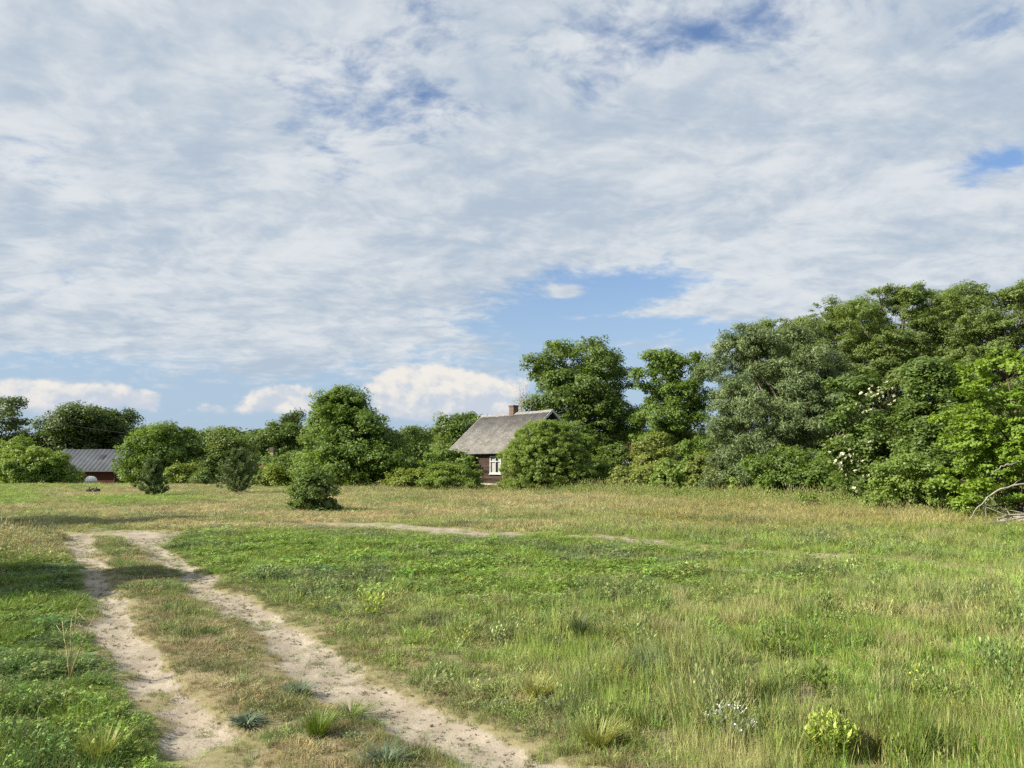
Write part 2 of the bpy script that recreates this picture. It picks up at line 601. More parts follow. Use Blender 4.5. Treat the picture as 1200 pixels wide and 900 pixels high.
def cover(x, y):
    """Density, height and colour of the growth at ground points."""
    rg = regions(x, y)
    tuft = fbm(x * 4.2, y * 4.2, 47, 3)
    n1, n2, n3 = fbm(x * 0.9, y * 0.9, 41), fbm(x * 2.6, y * 2.6, 51), fbm(x * 0.28, y * 0.28, 61)
    o = np.ones_like(x)
    # right foreground: yellow-green, patchy
    col = mixc(YGRN[None] * o[:, None], OLIVE, sst(n1, 0.40, 0.62))
    col = mixc(col, GREY, sst(n2, 0.55, 0.72) * 0.75)
    col = mixc(col, GREEN, sst(n3, 0.52, 0.66) * 0.8 * sst(rg['u'], 600, 800))
    col = mixc(col, STRAW * 0.9, sst(fbm(x * 0.7, y * 1.4, 71), 0.60, 0.74) * 0.45)
    h = 0.12 + 0.13 * sst(n1, 0.35, 0.7) * o
    h = h * (0.62 + 0.40 * sst(rg['u'], 520, 900))
    d = (0.22 + 0.78 * sst(n2, 0.32, 0.56)) * o
    # sparse border of the right rut
    e = np.clip(rg['edge'], 0, 1)
    col = mixc(col, OLIVE * 0.95, e * 0.7)
    d = d * (1 - 0.55 * e)
    h = h * (1 - 0.5 * e)
    # clover field
    c = rg['clover']
    col = mixc(col, mixc(GREEN[None] * o[:, None], YGRN * 0.9, sst(n2, 0.5, 0.75) * 0.55), c)
    col = mixc(col, GREY * 0.9, c * sst(n1, 0.56, 0.70) * 0.7)
    h = h * (1 - c) + (0.08 + 0.09 * sst(n2, 0.35, 0.7)) * c
    d = np.maximum(d, c)
    # strip between the ruts
    m = rg['mid']
    mc = mixc(OLIVE[None] * 0.8 * o[:, None], STRAW * 0.9, sst(n1, 0.46, 0.60))
    mc = mixc(mc, DARK * 1.35, sst(n2, 0.52, 0.66) * 0.8)
    col = col * (1 - m[:, None]) + mc * m[:, None]
    h = h * (1 - m) + (0.045 + 0.08 * sst(n2, 0.45, 0.7)) * m
    d = d * (1 - m) + (0.15 + 0.85 * sst(fbm(x * 1.9, y * 1.9, 81), 0.38, 0.58)) * m
    # left verge: dense low green, pale tall grass at its far end
    l = rg['left']
    lc = mixc(DARK[None] * 1.25 * o[:, None], GREEN * 0.9, sst(n2, 0.35, 0.62))
    pale = sst(-rg['v'], -668 , -652) * sst(n1 + 0.12, 0.42, 0.60)
    lc = mixc(lc, STRAW * 0.9, pale * 0.8)
    near = sst(rg['v'], 800, 850)
    lc = mixc(lc, YGRN * 0.9, near * 0.4 * sst(n1, 0.4, 0.6))
    col = col * (1 - l[:, None]) + lc * l[:, None]
    h = h * (1 - l) + (0.07 + 0.05 * n2 + 0.18 * pale + 0.05 * near) * l
    d = d * (1 - l) + l
    # far meadow: dry
    f = rg['far'] * (1 - 0.9 * l)
    fc = mixc(STRAW[None] * 0.92 * o[:, None], OLIVE, sst(fbm(x * 0.35, y * 0.6, 91), 0.40, 0.62) * 0.85)
    rightband = sst(x / np.maximum(y, 1), 0.05, 0.3)
    fc = mixc(fc, np.array((0.28, 0.27, 0.075)), rightband * 0.7)
    fc = mixc(fc, GREY, sst(n1, 0.58, 0.72) * 0.6)
    fc = mixc(fc, YGRN, rg['gf'] * 0.9)
    col = col * (1 - f[:, None]) + fc * f[:, None]
    h = h * (1 - f) + (0.06 + 0.04 * n1 + 0.20 * sst(fbm(x * 0.4, y * 0.4, 95), 0.35, 0.65) * sst(x + 0.4 * (y - 24), -6, 3)) * f
    d = d * (1 - f) + (0.55 + 0.45 * sst(n1, 0.35, 0.6)) * f
    # green skirt along the hedge on the right
    hedge = sst(y - np.interp(x, [-8, 0, 5, 12, 16, 30], [58, 55, 46, 33, 24.5, 18]) + 1.5 * (n2 - 0.5), -7.5, -2.5) * sst(x, -9, -3)
    col = mixc(col, GREEN * 0.95, hedge * 0.85)
    h = h + 0.20 * hedge
    h = h * (0.45 + 0.55 * sst(rg['away'], 0.0, 0.7))
    s = rg['sand']
    d = d * (1 - s) + s * 0.45 * sst(n2, 0.34, 0.54)
    h = h * (1 - 0.70 * s)
    col = mixc(col, OLIVE * 0.6, s * 0.6)
    k = (1 - f) * (1 - c)
    h = h * (1 - k + k * (0.40 + 0.95 * sst(tuft, 0.36, 0.70)))
    d = d * (1 - 0.65 * k * (1 - sst(tuft, 0.34, 0.52)) * (1 - 0.6 * l))
    for (cx, cy, cr) in CLEAR:
        q = sst(np.hypot(x - cx, y - cy), cr * 0.3, cr * 0.9)
        h, d = h * (0.5 + 0.5 * q), d * (0.75 + 0.25 * q)
    return d, h, col, rg


# ------------------------------------------------------------------ ground mesh
def axis(segs):
    out = [segs[0][0]]
    for a, b, st in segs:
        n = max(1, int(round((b - a) / st)))
        out += list(np.linspace(a, b, n + 1)[1:])
    return np.array(out)


def ground_mat():
    m, g, out = new_mat('earth_and_thatch')
    gc = g.n('ShaderNodeAttribute', attribute_name='gcol').outputs['Color']
    sand = g.n('ShaderNodeAttribute', attribute_name='sand').outputs['Fac']
    pos = g.n('ShaderNodeNewGeometry').outputs['Position']
    n1 = g.noise(pos, 3.0, 8, 0.62)
    n2 = g.noise(pos, 14.0, 6, 0.65)
    n3 = g.noise(pos, 60.0, 4, 0.7)
    n4 = g.noise(pos, 0.7, 3, 0.5)
    thatch = g.mix(g.ss(n2, 0.35, 0.65), (0.13, 0.105, 0.06), (0.26, 0.215, 0.125))
    sc = g.mix(g.ss(n1, 0.35, 0.65), (0.25, 0.218, 0.172), (0.355, 0.315, 0.252))
    sc = g.mix(g.m('MULTIPLY', g.ss(n3, 0.52, 0.70), 0.55), sc, (0.16, 0.13, 0.095))
    sc = g.mix(g.m('MULTIPLY', g.ss(n4, 0.5, 0.7), 0.45), sc, (0.26, 0.21, 0.155))
    litter = g.m('MULTIPLY', g.ss(g.noise(pos, 24.0, 5, 0.72, 0.6), 0.595, 0.66), 0.55)
    sc = g.mix(litter, sc, (0.085, 0.075, 0.042))
    f = g.ss(g.m('ADD', sand, g.m('MULTIPLY', g.m('SUBTRACT', n2, 0.5), 0.6)), 0.30, 0.62)
    veg = g.mix(0.72, thatch, gc)
    col = g.mix(f, veg, sc)
    hgt_ = g.m('ADD', g.m('MULTIPLY', n2, 1.0), g.m('MULTIPLY', n3, 0.5))
    p = principled(g, col, 0.95, 0.1, bump(g, hgt_, 0.5, 0.02))
    g.nt.links.new(p.outputs[0], out.inputs[0])
    return m


def build_ground():
    xs = axis([(-1600, -300, 130), (-300, -80, 12), (-80, -25, 1.6), (-25, -9, 0.35), (-9, 9, 0.09), (9, 25, 0.35), (25, 80, 1.6), (80, 300, 12), (300, 1600, 130)])
    ys = axis([(-60, -4, 4), (-4, 2, 0.5), (2, 13, 0.09), (13, 30, 0.22), (30, 70, 0.8), (70, 140, 2.2), (140, 300, 12), (300, 3000, 150)])
    X, Y = np.meshgrid(xs, ys)
    x, y = X.ravel(), Y.ravel()
    d, h, col, rg = cover(x, np.maximum(y, 1.0))
    z = height(x, y) + rut(rg) + rg['sand'] * 0.02 * (fbm(x * 6, y * 6, 5) - 0.5)
    n, k = len(xs), len(ys)
    i = np.arange(n * k).reshape(k, n)
    F = np.stack([i[:-1, :-1], i[:-1, 1:], i[1:, 1:], i[1:, :-1]], -1).reshape(-1, 4)
    k = (0.22 + 0.68 * sst(y, 9, 26))[:, None]
    col = col * k + np.array((0.215, 0.178, 0.112)) * (1 - k)
    me = np_mesh('ground', np.stack([x, y, z], 1), F, ground_mat(), dict(gcol=np.c_[col, np.ones(len(x))], sand=rg['sand']), True)
    tag(link('ground', me), kind='structure')


build_ground()

# ------------------------------------------------------------------ grass and other ground cover (countless: one object for each kind)
def blades(rs, n, rad, wid, lean, hmin=0.45, segs=2, heads=False):
    """A patch of blades in unit size: radius about 1, height about 1."""
    V, F, A = [], [], []
    for _ in range(n):
        r, a = rad * math.sqrt(rs.random()), rs.random() * 6.283
        bx, by = r * math.cos(a), r * math.sin(a)
        h = hmin + (1 - hmin) * rs.random()
        la = a + (rs.random() - 0.5) * 3.0
        L = lean * (0.25 + rs.random())
        ya = rs.random() * 6.283
        wx, wy = math.cos(ya) * wid / 2, math.sin(ya) * wid / 2
        b, q = len(V), rs.random()
        for t in np.linspace(0, 1, segs + 1):
            ox, oy = math.cos(la) * L * t * t, math.sin(la) * L * t * t
            hz = h * t * (1 - 0.22 * t * min(1, L))
            k = (1 - t) ** 0.6 if not heads else 0.5
            if t < 1:
                V += [(bx + ox - wx * k, by + oy - wy * k, hz), (bx + ox + wx * k, by + oy + wy * k, hz)]
                A += [q, q]
            else:
                V += [(bx + ox, by + oy, hz)] * 2
                A += [q, q]
        for s in range(segs):
            F.append((b + 2 * s, b + 2 * s + 1, b + 2 * s + 3, b + 2 * s + 2))
        if heads:
            tx, ty, tz = V[-1]
            for rot in (0, 1.57):
                hb = len(V)
                hx, hy = math.cos(ya + rot) * wid * 0.75, math.sin(ya + rot) * wid * 0.75
                V += [(tx, ty, tz - 0.02), (tx + hx, ty + hy, tz + 0.05), (tx + math.cos(la) * 0.05, ty + math.sin(la) * 0.05, tz + 0.17), (tx - hx, ty - hy, tz + 0.05)]
                A += [q] * 4
                F.append((hb, hb + 1, hb + 2, hb + 3))
    return V, F, A


def leafy(rs, n, rad, size, stems=0):
    V, F, A = [], [], []

    def leaf(p, d, up, L, W, q):
        s = d.cross(up).normalized() * W / 2
        b = len(V)
        for pt in (p, p + d * L * 0.5 + s, p + d * L - up * L * 0.15, p + d * L * 0.5 - s):
            V.append(tuple(pt))
            A.append(q)
        F.append((b, b + 1, b + 2, b + 3))
    if not stems:
        for _ in range(n):
            r, a = rad * math.sqrt(rs.random()), rs.random() * 6.283
            z = (0.35 + 0.65 * rs.random()) * (1 - 0.35 * (r / rad) ** 2)
            q = rs.random()
            up = Vector((rs.normal() * 0.4, rs.normal() * 0.4, 1)).normalized()
            a0 = rs.random() * 6.283
            for k in range(3):
                d = Vector((math.cos(a0 + 2.094 * k), math.sin(a0 + 2.094 * k), 0))
                d = (d - up * d.dot(up)).normalized()
                leaf(Vector((r * math.cos(a), r * math.sin(a), z)), d, up, size * (0.7 + 0.6 * rs.random()), size * 0.75, q)
    else:
        for _ in range(stems):
            r, a = rad * math.sqrt(rs.random()), rs.random() * 6.283
            ht = 0.55 + 0.45 * rs.random()
            la, ln = rs.random() * 6.283, 0.35 * rs.random()
            for k in range(n):
                t = (k + 0.6) / n
                p = Vector((r * math.cos(a) + math.cos(la) * ln * t, r * math.sin(a) + math.sin(la) * ln * t, ht * t))
                b = k * 2.4 + rs.random()
                d = Vector((math.cos(b), math.sin(b), 0.25 + 0.6 * t)).normalized()
                up = (Vector((0, 0, 1)) - d * d.z).normalized()
                leaf(p, d, up, size * (1.25 - 0.6 * t) * (0.7 + 0.6 * rs.random()), size * 0.34, rs.random())
    return V, F, A


GM_GRASS = inst_mat('grass_blades', 0.30, dry=0.22)
GM_STRAW = inst_mat('straw', 0.15, 0.7, 0.15, dry=0.0)
GM_LEAF = inst_mat('low_leaves', 0.28, 0.5, 0.3, dry=0.04)


def protos(name, mat, maker, k):
    col = bpy.data.collections.new(name + '_shapes')
    for i in range(k):
        rs = np.random.RandomState(100 + i * 7 + len(name))
        V, F, A = maker(rs)
        me = np_mesh(name + '_shape', V, F, mat, dict(rnd=A))
        col.objects.link(bpy.data.objects.new(name + '_shape', me))
    return col


def scatter_tree(name, col):
    ng = bpy.data.node_groups.new(name, 'GeometryNodeTree')
    ng.interface.new_socket('Geometry', in_out='INPUT', socket_type='NodeSocketGeometry')
    ng.interface.new_socket('Geometry', in_out='OUTPUT', socket_type='NodeSocketGeometry')
    N, L = ng.nodes, ng.links
    gi, go = N.new('NodeGroupInput'), N.new('NodeGroupOutput')
    ci = N.new('GeometryNodeCollectionInfo')
    ci.inputs['Collection'].default_value = col
    ci.inputs['Separate Children'].default_value = True
    ci.inputs['Reset Children'].default_value = True
    ip = N.new('GeometryNodeInstanceOnPoints')
    ip.inputs['Pick Instance'].default_value = True

    def attr(n, t):
        a = N.new('GeometryNodeInputNamedAttribute')
        a.data_type = t
        a.inputs['Name'].default_value = n
        return a.outputs['Attribute']
    L.new(gi.outputs[0], ip.inputs['Points'])
    L.new(ci.outputs[0], ip.inputs['Instance'])
    L.new(attr('pick', 'INT'), ip.inputs['Instance Index'])
    L.new(attr('rot', 'FLOAT_VECTOR'), ip.inputs['Rotation'])
    L.new(attr('scl', 'FLOAT_VECTOR'), ip.inputs['Scale'])
    L.new(ip.outputs[0], go.inputs[0])
    return ng


def scatter(name, label, cat, col, k, P, rot, scl, colr, rs):
    n = len(P)
    me = bpy.data.meshes.new(name)
    me.vertices.add(n)
    me.vertices.foreach_set('co', np.asarray(P, np.float32).ravel())
    me.attributes.new('pick', 'INT', 'POINT').data.foreach_set('value', rs.randint(0, k, n).astype(np.int32))
    me.attributes.new('rot', 'FLOAT_VECTOR', 'POINT').data.foreach_set('vector', np.asarray(rot, np.float32).ravel())
    me.attributes.new('scl', 'FLOAT_VECTOR', 'POINT').data.foreach_set('vector', np.asarray(scl, np.float32).ravel())
    me.attributes.new('col', 'FLOAT_VECTOR', 'POINT').data.foreach_set('vector', np.asarray(colr, np.float32).ravel())
    o = link(name, me)
    md = o.modifiers.new('scatter', 'NODES')
    md.node_group = scatter_tree(name, col)
    return tag(o, label, cat, kind='stuff')


def spots(rs, n, y0, y1, p):
    """Ground points whose density falls off with distance as y^-p, over the width the picture can see and a margin."""
    e = 2 - p
    y = (y0 ** e + rs.rand(n) * (y1 ** e - y0 ** e)) ** (1 / e)
    x = (rs.rand(n) * 2 - 1) * (0.80 * y + 1.6)
    return x, y


def build_cover():
    rs = np.random.RandomState(4)
    pg = protos('grass', GM_GRASS, lambda r: blades(r, 40, 1.0, 0.055, 0.75, 0.3), 6)
    pw = protos('straw', GM_STRAW, lambda r: blades(r, 10, 1.0, 0.030, 0.45, 0.45, 2, True), 4)
    pc = protos('clover', GM_LEAF, lambda r: leafy(r, 44, 1.0, 0.15), 4)
    pf = protos('forb', GM_LEAF, lambda r: leafy(r, 10, 0.75, 0.34, 6), 5)

    def make(n, y0, y1, p, keep, r0, hk, tilt, jit):
        x, y = spots(rs, n, y0, y1, p)
        d, h, col, rg = cover(x, y)
        k = rs.rand(n) < keep(d, h, col, rg, x, y)
        x, y, h, col = x[k], y[k], h[k], col[k]
        sand = rg['sand'][k]
        z = height(x, y) + rut({a: rg[a][k] for a in ('t1', 't2')}) - 0.005
        m = len(x)
        r = r0 * (y / 5.0) ** 0.62 * (0.7 + 0.6 * rs.rand(m))
        hh = h * hk * (0.6 + 0.8 * rs.rand(m))
        r = np.where(sand > 0.4, r * 0.5, r * np.clip(0.30 + rg['away'][k] / 0.5, 0.3, 1))
        rot = np.stack([rs.randn(m) * tilt, rs.randn(m) * tilt, rs.rand(m) * 6.283], 1)
        c = col * (1 + jit * rs.randn(m))[:, None] * (1 + 0.10 * rs.randn(m, 3))
        return np.stack([x, y, z], 1), rot, np.stack([r, r, hh], 1), np.clip(c, 0.005, 0.8)

    P, ro, s, c = make(240000, 3.0, 95, 1.35, lambda d, h, col, rg, x, y: d * (1 - 0.1 * rg['clover']) * (1 - 0.1 * rg['left']), 0.088, 1.0, 0.16, 0.24)
    scatter('meadow_grass', 'meadow grass, dry and green in patches, all over the field', 'grass', pg, 6, P, ro, s, c, rs)
    P, ro, s, c = make(90000, 3.0, 40, 1.35, lambda d, h, col, rg, x, y: np.clip(0.55 * rg['clover'] + 0.28 * rg['left'] * (1 - rg['far']), 0, 1) * d * sst(fbm(x * 1.1, y * 1.1, 151), 0.30, 0.55), 0.11, 0.95, 0.08, 0.22)
    scatter('clover', 'bright low clover covering the verge and the middle of the field', 'clover', pc, 4, P, ro, s, c, rs)
    P, ro, s, c = make(60000, 3.2, 80, 1.25, lambda d, h, col, rg, x, y: d * (1 - rg['sand']) * np.clip(0.20 + 0.5 * rg['far'] * sst(h, 0.12, 0.3) + 0.3 * rg['mid'] - 0.8 * rg['clover'] - 0.15 * rg['left'] + 0.5 * rg['left'] * sst(-rg['v'], -668, -655), 0.0, 1), 0.10, 1.45, 0.16, 0.15)
    c = 0.45 * c + 0.55 * STRAW * (0.8 + 0.4 * rs.rand(len(c), 1))
    scatter('dry_grass_stalks', 'pale dry grass stalks with seed heads standing over the meadow', 'dry grass', pw, 4, P, ro, s, c, rs)
    P, ro, s, c = make(60000, 3.2, 60, 1.3, lambda d, h, col, rg, x, y: d * (1 - rg['sand']) * np.clip(0.55 * (1 - rg['far']) * sst(fbm(x * 0.8, y * 0.8, 131), 0.42, 0.60) - 0.25 * rg['mid'] + 0.9 * sst(y - np.interp(x, [-8, 0, 5, 12, 16, 30], [58, 55, 46, 33, 24.5, 18]), -6.5, -2.5) * sst(x, -9, -3), 0, 1), 0.085, 1.0, 0.15, 0.25)
    c = 0.6 * c + 0.4 * mixc(GREEN[None] * np.ones((len(c), 1)), GREY, rs.rand(len(c)))
    scatter('meadow_weeds', 'leafy green weeds among the grass and along the foot of the hedge', 'weeds', pf, 5, P, ro, s, c, rs)
    P, ro, s, c = make(110000, 3.0, 20, 1.25, lambda d, h, col, rg, x, y: (1 - rg['sand']) ** 1.5 * (0.25 + 0.75 * sst(fbm(x * 2.8, y * 2.8, 163), 0.38, 0.58)) * np.clip(rg['mid'] + 1.2 * rg['edge'] + 0.35 * (1 - rg['left']) * (1 - rg['clover']), 0, 1), 0.060, 0.0, 0.22, 0.2)
    s[:, 2] = 0.022 + 0.045 * rs.rand(len(s)) ** 2
    t = sst(fbm(P[:, 0] * 2.2, P[:, 1] * 2.2, 161) + 0.25 * (rs.rand(len(P)) - 0.5), 0.40, 0.62)
    c = mixc(np.array((0.30, 0.25, 0.14))[None] * np.ones((len(c), 1)), np.array((0.16, 0.185, 0.07)), t) * (0.65 + 0.6 * rs.rand(len(c), 1))
    scatter('dry_turf', 'short dry turf between and beside the sandy ruts', 'turf', pg, 6, P, ro, s, c, rs)
    P, ro, s, c = make(30000, 3.2, 22, 1.2, lambda d, h, col, rg, x, y: (1 - rg['sand']) * np.clip(sst(x / np.maximum(y, 1), -0.12, 0.05) * sst(fbm(x * 1.7, y * 1.7, 171), 0.54, 0.66), 0, 1) * (1 - 0.6 * rg['clover']) * (1 - rg['far']), 0.055, 0.0, 0.14, 0.2)
    s[:, 2] = 0.15 + 0.17 * rs.rand(len(s)) ** 1.5
    c = mixc(YGRN[None] * np.ones((len(c), 1)), STRAW, 0.75 * sst(fbm(P[:, 0] * 0.9, P[:, 1] * 0.9, 181), 0.46, 0.66)) * (0.7 + 0.5 * rs.rand(len(c), 1))
    scatter('tall_grass', 'taller yellow green grass tufts standing above the near meadow', 'grass', pg, 6, P, ro, s, c, rs)
    pl = protos('litter', GM_STRAW, lambda r: leafy(r, 9, 1.0, 0.42), 4)
    P, ro, s, c = make(42000, 3.0, 18, 1.2, lambda d, h, col, rg, x, y: np.clip(rg['sand'] * 1.2, 0, 1) * (0.15 + 0.85 * sst(fbm(x * 3, y * 3, 141), 0.40, 0.62)), 0.030, 0.0, 0.1, 0.2)
    s[:, 2] = 0.012 + 0.014 * rs.rand(len(s))
    s[:, :2] *= (0.5 + 0.7 * rs.rand(len(s), 1))
    c = mixc(np.array((0.115, 0.115, 0.05))[None] * np.ones((len(c), 1)), np.array((0.20, 0.17, 0.105)), rs.rand(len(c)))
    scatter('dry_litter', 'dark bits of dead leaf and creeping weed strewn over the sandy ruts', 'litter', pl, 4, P, ro, s, c, rs)


build_cover()

# ------------------------------------------------------------------ trees and shrubs
def lobes_in(u0, u1, vt, vb, Y, shape='round', n=14, rs=None, deep=1.0, size=0.34, core=0.72, skew=0.0):
    """Overlapping foliage masses that fill a crown of the outline's true size at depth Y, as deep as it is wide."""
    a, b = at(u0, (vt + vb) / 2, Y), at(u1, (vt + vb) / 2, Y)
    zt, zb = at(0, vt, Y).z, at(0, vb, Y).z
    cx, hw, hh = (a.x + b.x) / 2, (b.x - a.x) / 2, zt - zb
    L = []
    for k in range(n):
        t = (k + rs.rand()) / n
        if shape == 'round':
            w = max(0.2, 1 - abs(2 * t - 0.9) ** 2.6) ** 0.45
        elif shape == 'dome':
            w = math.sqrt(max(0.03, 1 - (abs(t - 0.30) / 0.72) ** 2))
        elif shape == 'cone':
            w = 0.15 + 0.85 * (1 - t) ** 0.75
        elif shape == 'egg':
            w = max(0.12, 1 - (abs(t - 0.40) / 0.64) ** 2.6) ** 0.5
        elif shape == 'vase':
            w = 0.35 + 0.65 * math.sin(min(1, t * 1.25) * math.pi * 0.62)
        else:
            w = max(0.08, 1 - t ** 2.8) ** 0.45
        an = k * 2.399 + rs.rand() * 0.9
        rr = (0.30 + 0.5 * rs.rand()) * w
        rad = hw * size * (0.7 + 0.6 * rs.rand()) * (0.75 + 0.25 * w)
        L.append([math.cos(an) * rr * 1.1, math.sin(an) * rr * deep, t, rad, rad * (0.62 + 0.3 * rs.rand())])
    L = np.array(L)
    L[:, 0] += skew * (L[:, 2] - 0.4)
    x, y, r, rz = L[:, 0] * hw, L[:, 1] * hw, L[:, 3], L[:, 4]
    z = L[:, 2] * hh
    lo, hi = (x - r).min(), (x + r).max()                         # fit to the outline
    x = (x - lo) / (hi - lo) * 2 * hw - hw
    k = 2 * hw / (hi - lo)
    r = r * min(1.15, max(0.85, k))
    x = np.clip(x, -hw + r * 0.9, hw - r * 0.9)
    z = np.clip(z, rz * 0.8, hh - rz)
    i = np.argmax(z + rz)
    z[i] = hh - rz[i]
    out = [(np.array((cx + x[j], Y + y[j], zb + z[j])), np.array((r[j], r[j], rz[j]))) for j in range(n)]
    tc = dict(round=0.5, egg=0.42, cone=0.35, vase=0.6).get(shape, 0.36)
    out.append((np.array((cx, Y, zb + hh * tc)), np.array((hw * core, hw * core * deep, hh * (min(tc, 1 - tc) * 0.88 if core < 0.8 else (1 - tc) * 0.95)))))
    return out


def leaves_for(lobes, rs, L, W, cr=0.42, dens=1.0, droop=0.0, up=0.45, outw=0.55, rnd=0.8, inner=0.25, flat=0.65, bottom=0.5, shell=(0.62, 1.04)):
    """Leaf quads in clumps through each mass. Returns vertices, faces, tint and clump centres."""
    Vs, Ts, CC = [], [], []
    for c, r in lobes:
        area = 4 * math.pi * (((r[0] * r[1]) ** 1.6 + 2 * (r[0] * r[2]) ** 1.6) / 3) ** (1 / 1.6)
        k = cr * (0.8 + 0.4 * rs.rand())
        nc = max(5, int(area / (math.pi * k * k) * 0.95 * dens))
        d = rs.randn(nc, 3)
        d /= np.linalg.norm(d, axis=1)[:, None]
        d[:, 2] = np.where((d[:, 2] < -0.25) & (rs.rand(nc) < bottom), -d[:, 2], d[:, 2])
        f = shell[0] + (shell[1] - shell[0]) * rs.rand(nc) ** 0.6
        f = np.where(rs.rand(nc) < inner, 0.15 + 0.5 * rs.rand(nc), f)
        cc = c + d * r * f[:, None]
        CC.append(cc)
        lt = rs.rand()
        area_leaf = L * W * 0.55
        cs = np.exp(0.38 * rs.randn(nc)).clip(0.45, 1.9)              # clumps of all sizes
        nls = np.maximum(3, (math.pi * k * k * cs ** 2 * 1.15 / area_leaf)).astype(int)
        n = int(nls.sum())
        ctr = np.repeat(cc, nls, 0)
        cd = np.repeat(d, nls, 0)
        csr = np.repeat(cs, nls)[:, None]
        tl = rs.randn(nc, 3) * 0.35 + np.array((0, 0, 1.0))
        tl = np.repeat(tl / np.linalg.norm(tl, axis=1)[:, None], nls, 0)
        off = rs.randn(n, 3)
        off /= np.linalg.norm(off, axis=1)[:, None] + 1e-9
        off *= (rs.rand(n) ** 0.55)[:, None] * k * csr
        off -= tl * (off * tl).sum(1)[:, None] * (1 - flat)
        p = ctr + off
        nrm = outw * cd + 0.35 * off / k + np.array((0, 0, up)) + rnd * rs.randn(n, 3) * 0.6
        nrm /= np.linalg.norm(nrm, axis=1)[:, None] + 1e-9
        ax = rs.randn(n, 3) * 0.8 + cd * 0.6 - np.array((0, 0, droop))
        ax -= nrm * (ax * nrm).sum(1)[:, None]
        ax /= np.linalg.norm(ax, axis=1)[:, None] + 1e-9
        sd = np.cross(nrm, ax)
        ll = (L * (0.65 + 0.7 * rs.rand(n)))[:, None]
        ww = (W * (0.65 + 0.7 * rs.rand(n)))[:, None]
        q = np.stack([p - ax * ll * 0.5, p + sd * ww * 0.5 + nrm * ww * 0.12 + ax * ll * 0.05, p + ax * ll * 0.5 - nrm * ll * 0.10, p - sd * ww * 0.5 + nrm * ww * 0.12 + ax * ll * 0.05], 1)
        Vs.append(q.reshape(-1, 3))
        ct = np.repeat(rs.rand(nc), nls)
        t = np.clip(0.30 * lt + 0.35 * ct + 0.35 * rs.rand(n), 0, 1)
        Ts.append(np.repeat(t, 4))
    V = np.concatenate(Vs)
    F = np.arange(len(V)).reshape(-1, 4)
    return V, F, np.concatenate(Ts), np.concatenate(CC)


def limb_pts(a, b, rs, sag=0.0, n=5, wob=0.06):
    a, b = Vector(a), Vector(b)
    L = (b - a).length
    pts = []
    for i in range(n):
        t = i / (n - 1)
        p = a.lerp(b, t)
        w = math.sin(t * math.pi) * L
        p += Vector((rs.randn() * wob * w * 0.5, rs.randn() * wob * w * 0.5, -sag * w))
        pts.append(p)
    return pts


TREES = {}


